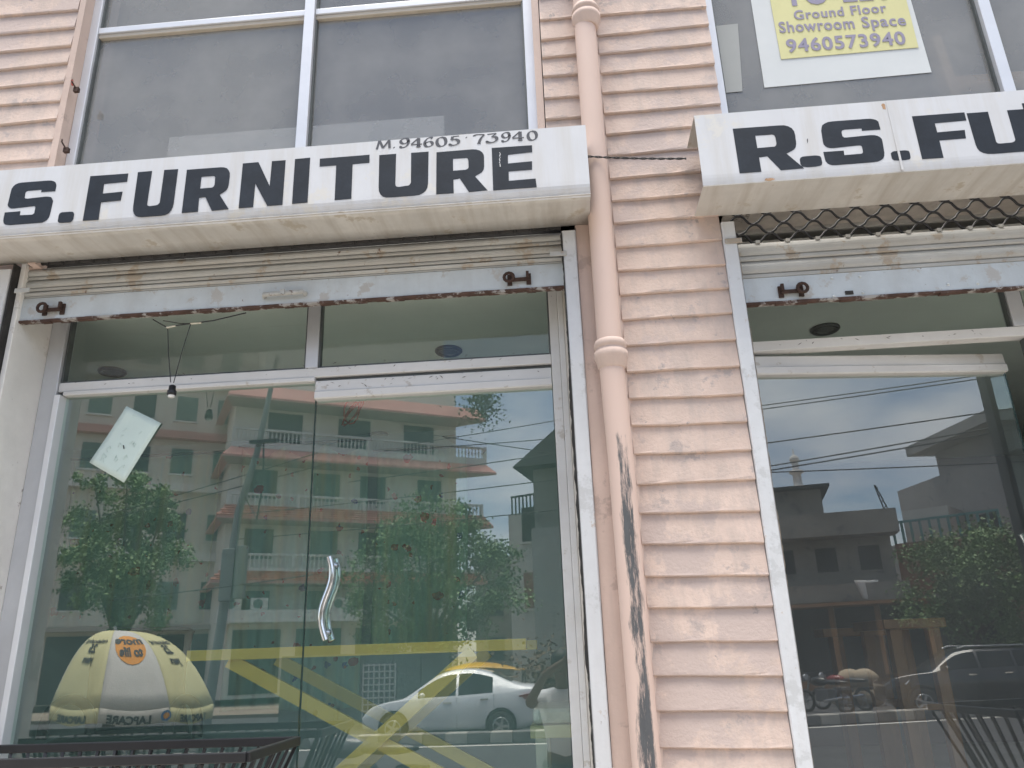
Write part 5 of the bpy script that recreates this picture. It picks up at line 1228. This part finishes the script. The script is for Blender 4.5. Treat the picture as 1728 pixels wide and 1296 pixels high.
for _ in range(1600):
    p = Vector((rs.gauss(0,.55), rs.gauss(0,.4), 1.05+rs.gauss(0,.5))); d = Vector((rs.uniform(-1,1), rs.uniform(-1,1), rs.uniform(-1,1))).normalized()*.12; u = d.cross(Vector((rs.uniform(-1,1),rs.uniform(-1,1),1))).normalized()*.05; k = len(vs)
    vs += [tuple(p), tuple(p+d*.5+u), tuple(p+d), tuple(p+d*.5-u)]; fs.append((k,k+1,k+2,k+3))
B().add(vs, fs).make('foliage', mat('dry_leaf', (.16,.10,.055), .8, .4, 2), bs)
B().tube([(0,0,0),(.05,0,.5),(0,.1,1.1)], [.06,.05,.02], 8).make('stem', BARK, bs)
q = LV(812, 680, 41); pt = thing('balcony_plant', 'leafy plant hanging over the hotel eave corner', 'plant', q); vs = []; fs = []
for _ in range(1200):
    p = Vector((rs.gauss(0,.55), rs.gauss(0,.4), rs.gauss(.2,.8))); d = Vector((rs.uniform(-1,1), rs.uniform(-1,1), rs.uniform(-.6,1))).normalized()*.22; u = d.cross(Vector((rs.uniform(-1,1),rs.uniform(-1,1),1))).normalized()*.06; k = len(vs)
    vs += [tuple(p), tuple(p+d*.5+u), tuple(p+d), tuple(p+d*.5-u)]; fs.append((k,k+1,k+2,k+3))
B().add(vs, fs).make('foliage', LEAF[1], pt); B().tube([(0,0,-.9),(.05,0,-.2),(0,.1,.6)], [.05,.04,.02], 6).make('stem', BARK, pt)

# ---- the photographer, mirrored at the edge of the left door
ph = thing('person', 'person in a white shirt raising a phone with both hands, mirrored by the door frame', 'person', (-.13, -3.42, ZP))
def skin_obj(name, verts, edges, radii, material, par, root=0, sub=1):
    me = bpy.data.meshes.new(name); d = wl(par); me.from_pydata([tuple(Vector(v)-d) for v in verts], edges, []); bm = bmesh.new(); bm.from_mesh(me); lay = bm.verts.layers.skin.verify(); bm.verts.ensure_lookup_table()
    for i, v in enumerate(bm.verts): r = radii[i]; v[lay].radius = r if isinstance(r, tuple) else (r, r); v[lay].use_root = (i == root)
    bm.to_mesh(me); bm.free(); me.materials.append(material); o = bpy.data.objects.new(name, me); COL.objects.link(o); o.parent = par
    s = o.modifiers.new('skin', 'SKIN'); s.use_smooth_shade = True; o.modifiers.new('sub', 'SUBSURF').levels = sub; o.modifiers['sub'].render_levels = sub; return o
SKINM = mat('skin', (.12,.065,.043), .55, .08, 12); SHIRT = mat('white_shirt', (.66,.67,.70), .85, .05, 10); TROU = mat('dark_trousers', (.03,.032,.04), .85, .15, 10); HAIR = mat('black_hair', (.012,.01,.009), .6, .2, 20)
px_, py_ = -.13, -3.42
Bv = [(px_,py_,.66),(px_,py_,.90),(px_,py_+.01,1.10),(px_,py_+.02,1.20),(px_,py_+.04,1.27),(px_,py_+.07,1.38),(px_,py_+.06,1.46)]
Br = [(.15,.10),(.135,.095),(.155,.10),(.07,.06),(.05,.05),(.078,.09),(.06,.07)]
Be = [(0,1),(1,2),(2,3),(3,4),(4,5),(5,6)]
for s in (-1, 1):
    i = len(Bv); ex = px_+s*.27
    Bv += [(px_+s*.17,py_+.01,1.14),(ex,py_+.20,1.11),(px_+s*.12+.03*0,py_+.36,1.34),(.0+s*.075,-3.0,1.44),(.0+s*.06,-2.985,1.48)]
    Br += [.062,.045,.033,.026,(.035,.018)]; Be += [(2,i),(i,i+1),(i+1,i+2),(i+2,i+3),(i+3,i+4)]
    hnd = i+4
    for k in range(4):
        j = len(Bv); zz_ = 1.50-.017*k; Bv += [(s*.068,-2.965,zz_),(s*.052,-2.955,zz_+.004),(s*.034,-2.958,zz_)]; Br += [.0085,.008,.007]; Be += [(hnd,j),(j,j+1),(j+1,j+2)]
    j = len(Bv); Bv += [(s*.05,-3.0,1.47),(s*.03,-2.992,1.485),(s*.012,-2.985,1.49)]; Br += [.010,.009,.008]; Be += [(hnd,j),(j,j+1),(j+1,j+2)]
    i = len(Bv); Bv += [(px_+s*.10,py_,.60),(px_+s*.11,py_+.02,.22),(px_+s*.11,py_-.01,-.13),(px_+s*.115,py_+.13,-.185)]
    Br += [.09,.062,.042,(.04,.03)]; Be += [(0,i),(i,i+1),(i+1,i+2),(i+2,i+3)]
skin_obj('body', Bv, Be, Br, SKINM, ph)
sv = [(px_,py_,.60),(px_,py_,.88),(px_,py_+.01,1.10),(px_,py_+.025,1.215)]; sr = [(.175,.125),(.155,.115),(.175,.12),(.075,.07)]; se = [(0,1),(1,2),(2,3)]
for s in (-1, 1):
    i = len(sv); sv += [(px_+s*.17,py_+.01,1.14),(px_+s*.25,py_+.15,1.115)]; sr += [.082,.068]; se += [(2,i),(i,i+1)]
skin_obj('shirt', sv, se, sr, SHIRT, ph)
tv = [(px_,py_,.66)]; tr_ = [(.165,.12)]; te = []
for s in (-1, 1):
    i = len(tv); tv += [(px_+s*.10,py_,.58),(px_+s*.11,py_+.02,.22),(px_+s*.11,py_-.01,-.12)]; tr_ += [.102,.078,.066]; te += [(0,i),(i,i+1),(i+1,i+2)]
skin_obj('trousers', tv, te, tr_, TROU, ph)
mk(B().ball((px_, py_+.045, 1.43), .086, .098, .095, 16, 10, .015), 'hair', HAIR, ph)
b = B()
for s in (-1, 1): b.ball((px_+s*.03, py_+.145, 1.395), .011, .008, .007, 8, 6)
mk(b, 'eyes', HAIR, ph); mk(B().ball((px_, py_+.16, 1.365), .012, .018, .02, 8, 6), 'nose', SKINM, ph); mk(B().ball((px_, py_+.148, 1.325), .022, .008, .006, 8, 6), 'mouth', mat('lips', (.22,.07,.06), .5), ph)
pn = thing('phone', 'dark phone held up in front of the photographer', 'phone', (0, -2.96, 1.41))
mk(B().box(-.038, .038, -2.972, -2.963, 1.41, 1.57), 'case', BLKP, pn, bevel=.004)
mk(B().box(-.030, -.006, -2.9628, -2.960, 1.53, 1.56), 'lens_bump', DL_RIM, pn)
# ---- a few more houses to close the street behind the first row
for (x, y, wd, ht, lab, m_, rz) in ((10, -44, 9, 7.2, 'small cream house between the white house and the concrete house', HW, .05), (-8, -62, 11, 9, 'grey house behind the gap beside the hotel', CONC, 0), (16, -60, 9, 8.5, 'brick red house set back behind the small cream house', BRK, 0), (30, -33, 8, 6.8, 'stained grey house right of the stained house', CONC2, .15), (24, -52, 14, 9, 'cream two storey house beyond the stained house', PLAS, .1), (4, -58, 12, 8, 'grey two storey house far behind the pale house', CONC2, 0), (-42, -40, 14, 10, 'tall cream house at the far left end of the street', HW, -.15), (40, -40, 14, 8, 'brick red house at the far right end of the street', BRK, .2)):
    t = thing('far_house', lab, 'building', (x, y, ZP), rz, 'far houses'); B().box(0, wd, -8, 0, 0, ht).make('wall', m_, t); B().box(-.2, wd+.2, -8.2, .4, ht+.001, ht+.3).make('roof', CONC, t)
    for r in range(2):
        for k in range(4): xx = 1+k*(wd-2)/4; wn = B().box(xx, xx+1.3, -.05, .03, 1.2+r*3.4, 3.0+r*3.4).make('window', DK, t); B().box(xx-.1, xx+1.4, 0, .1, 1.1+r*3.4, 1.199+r*3.4).make('sill', m_, wn)
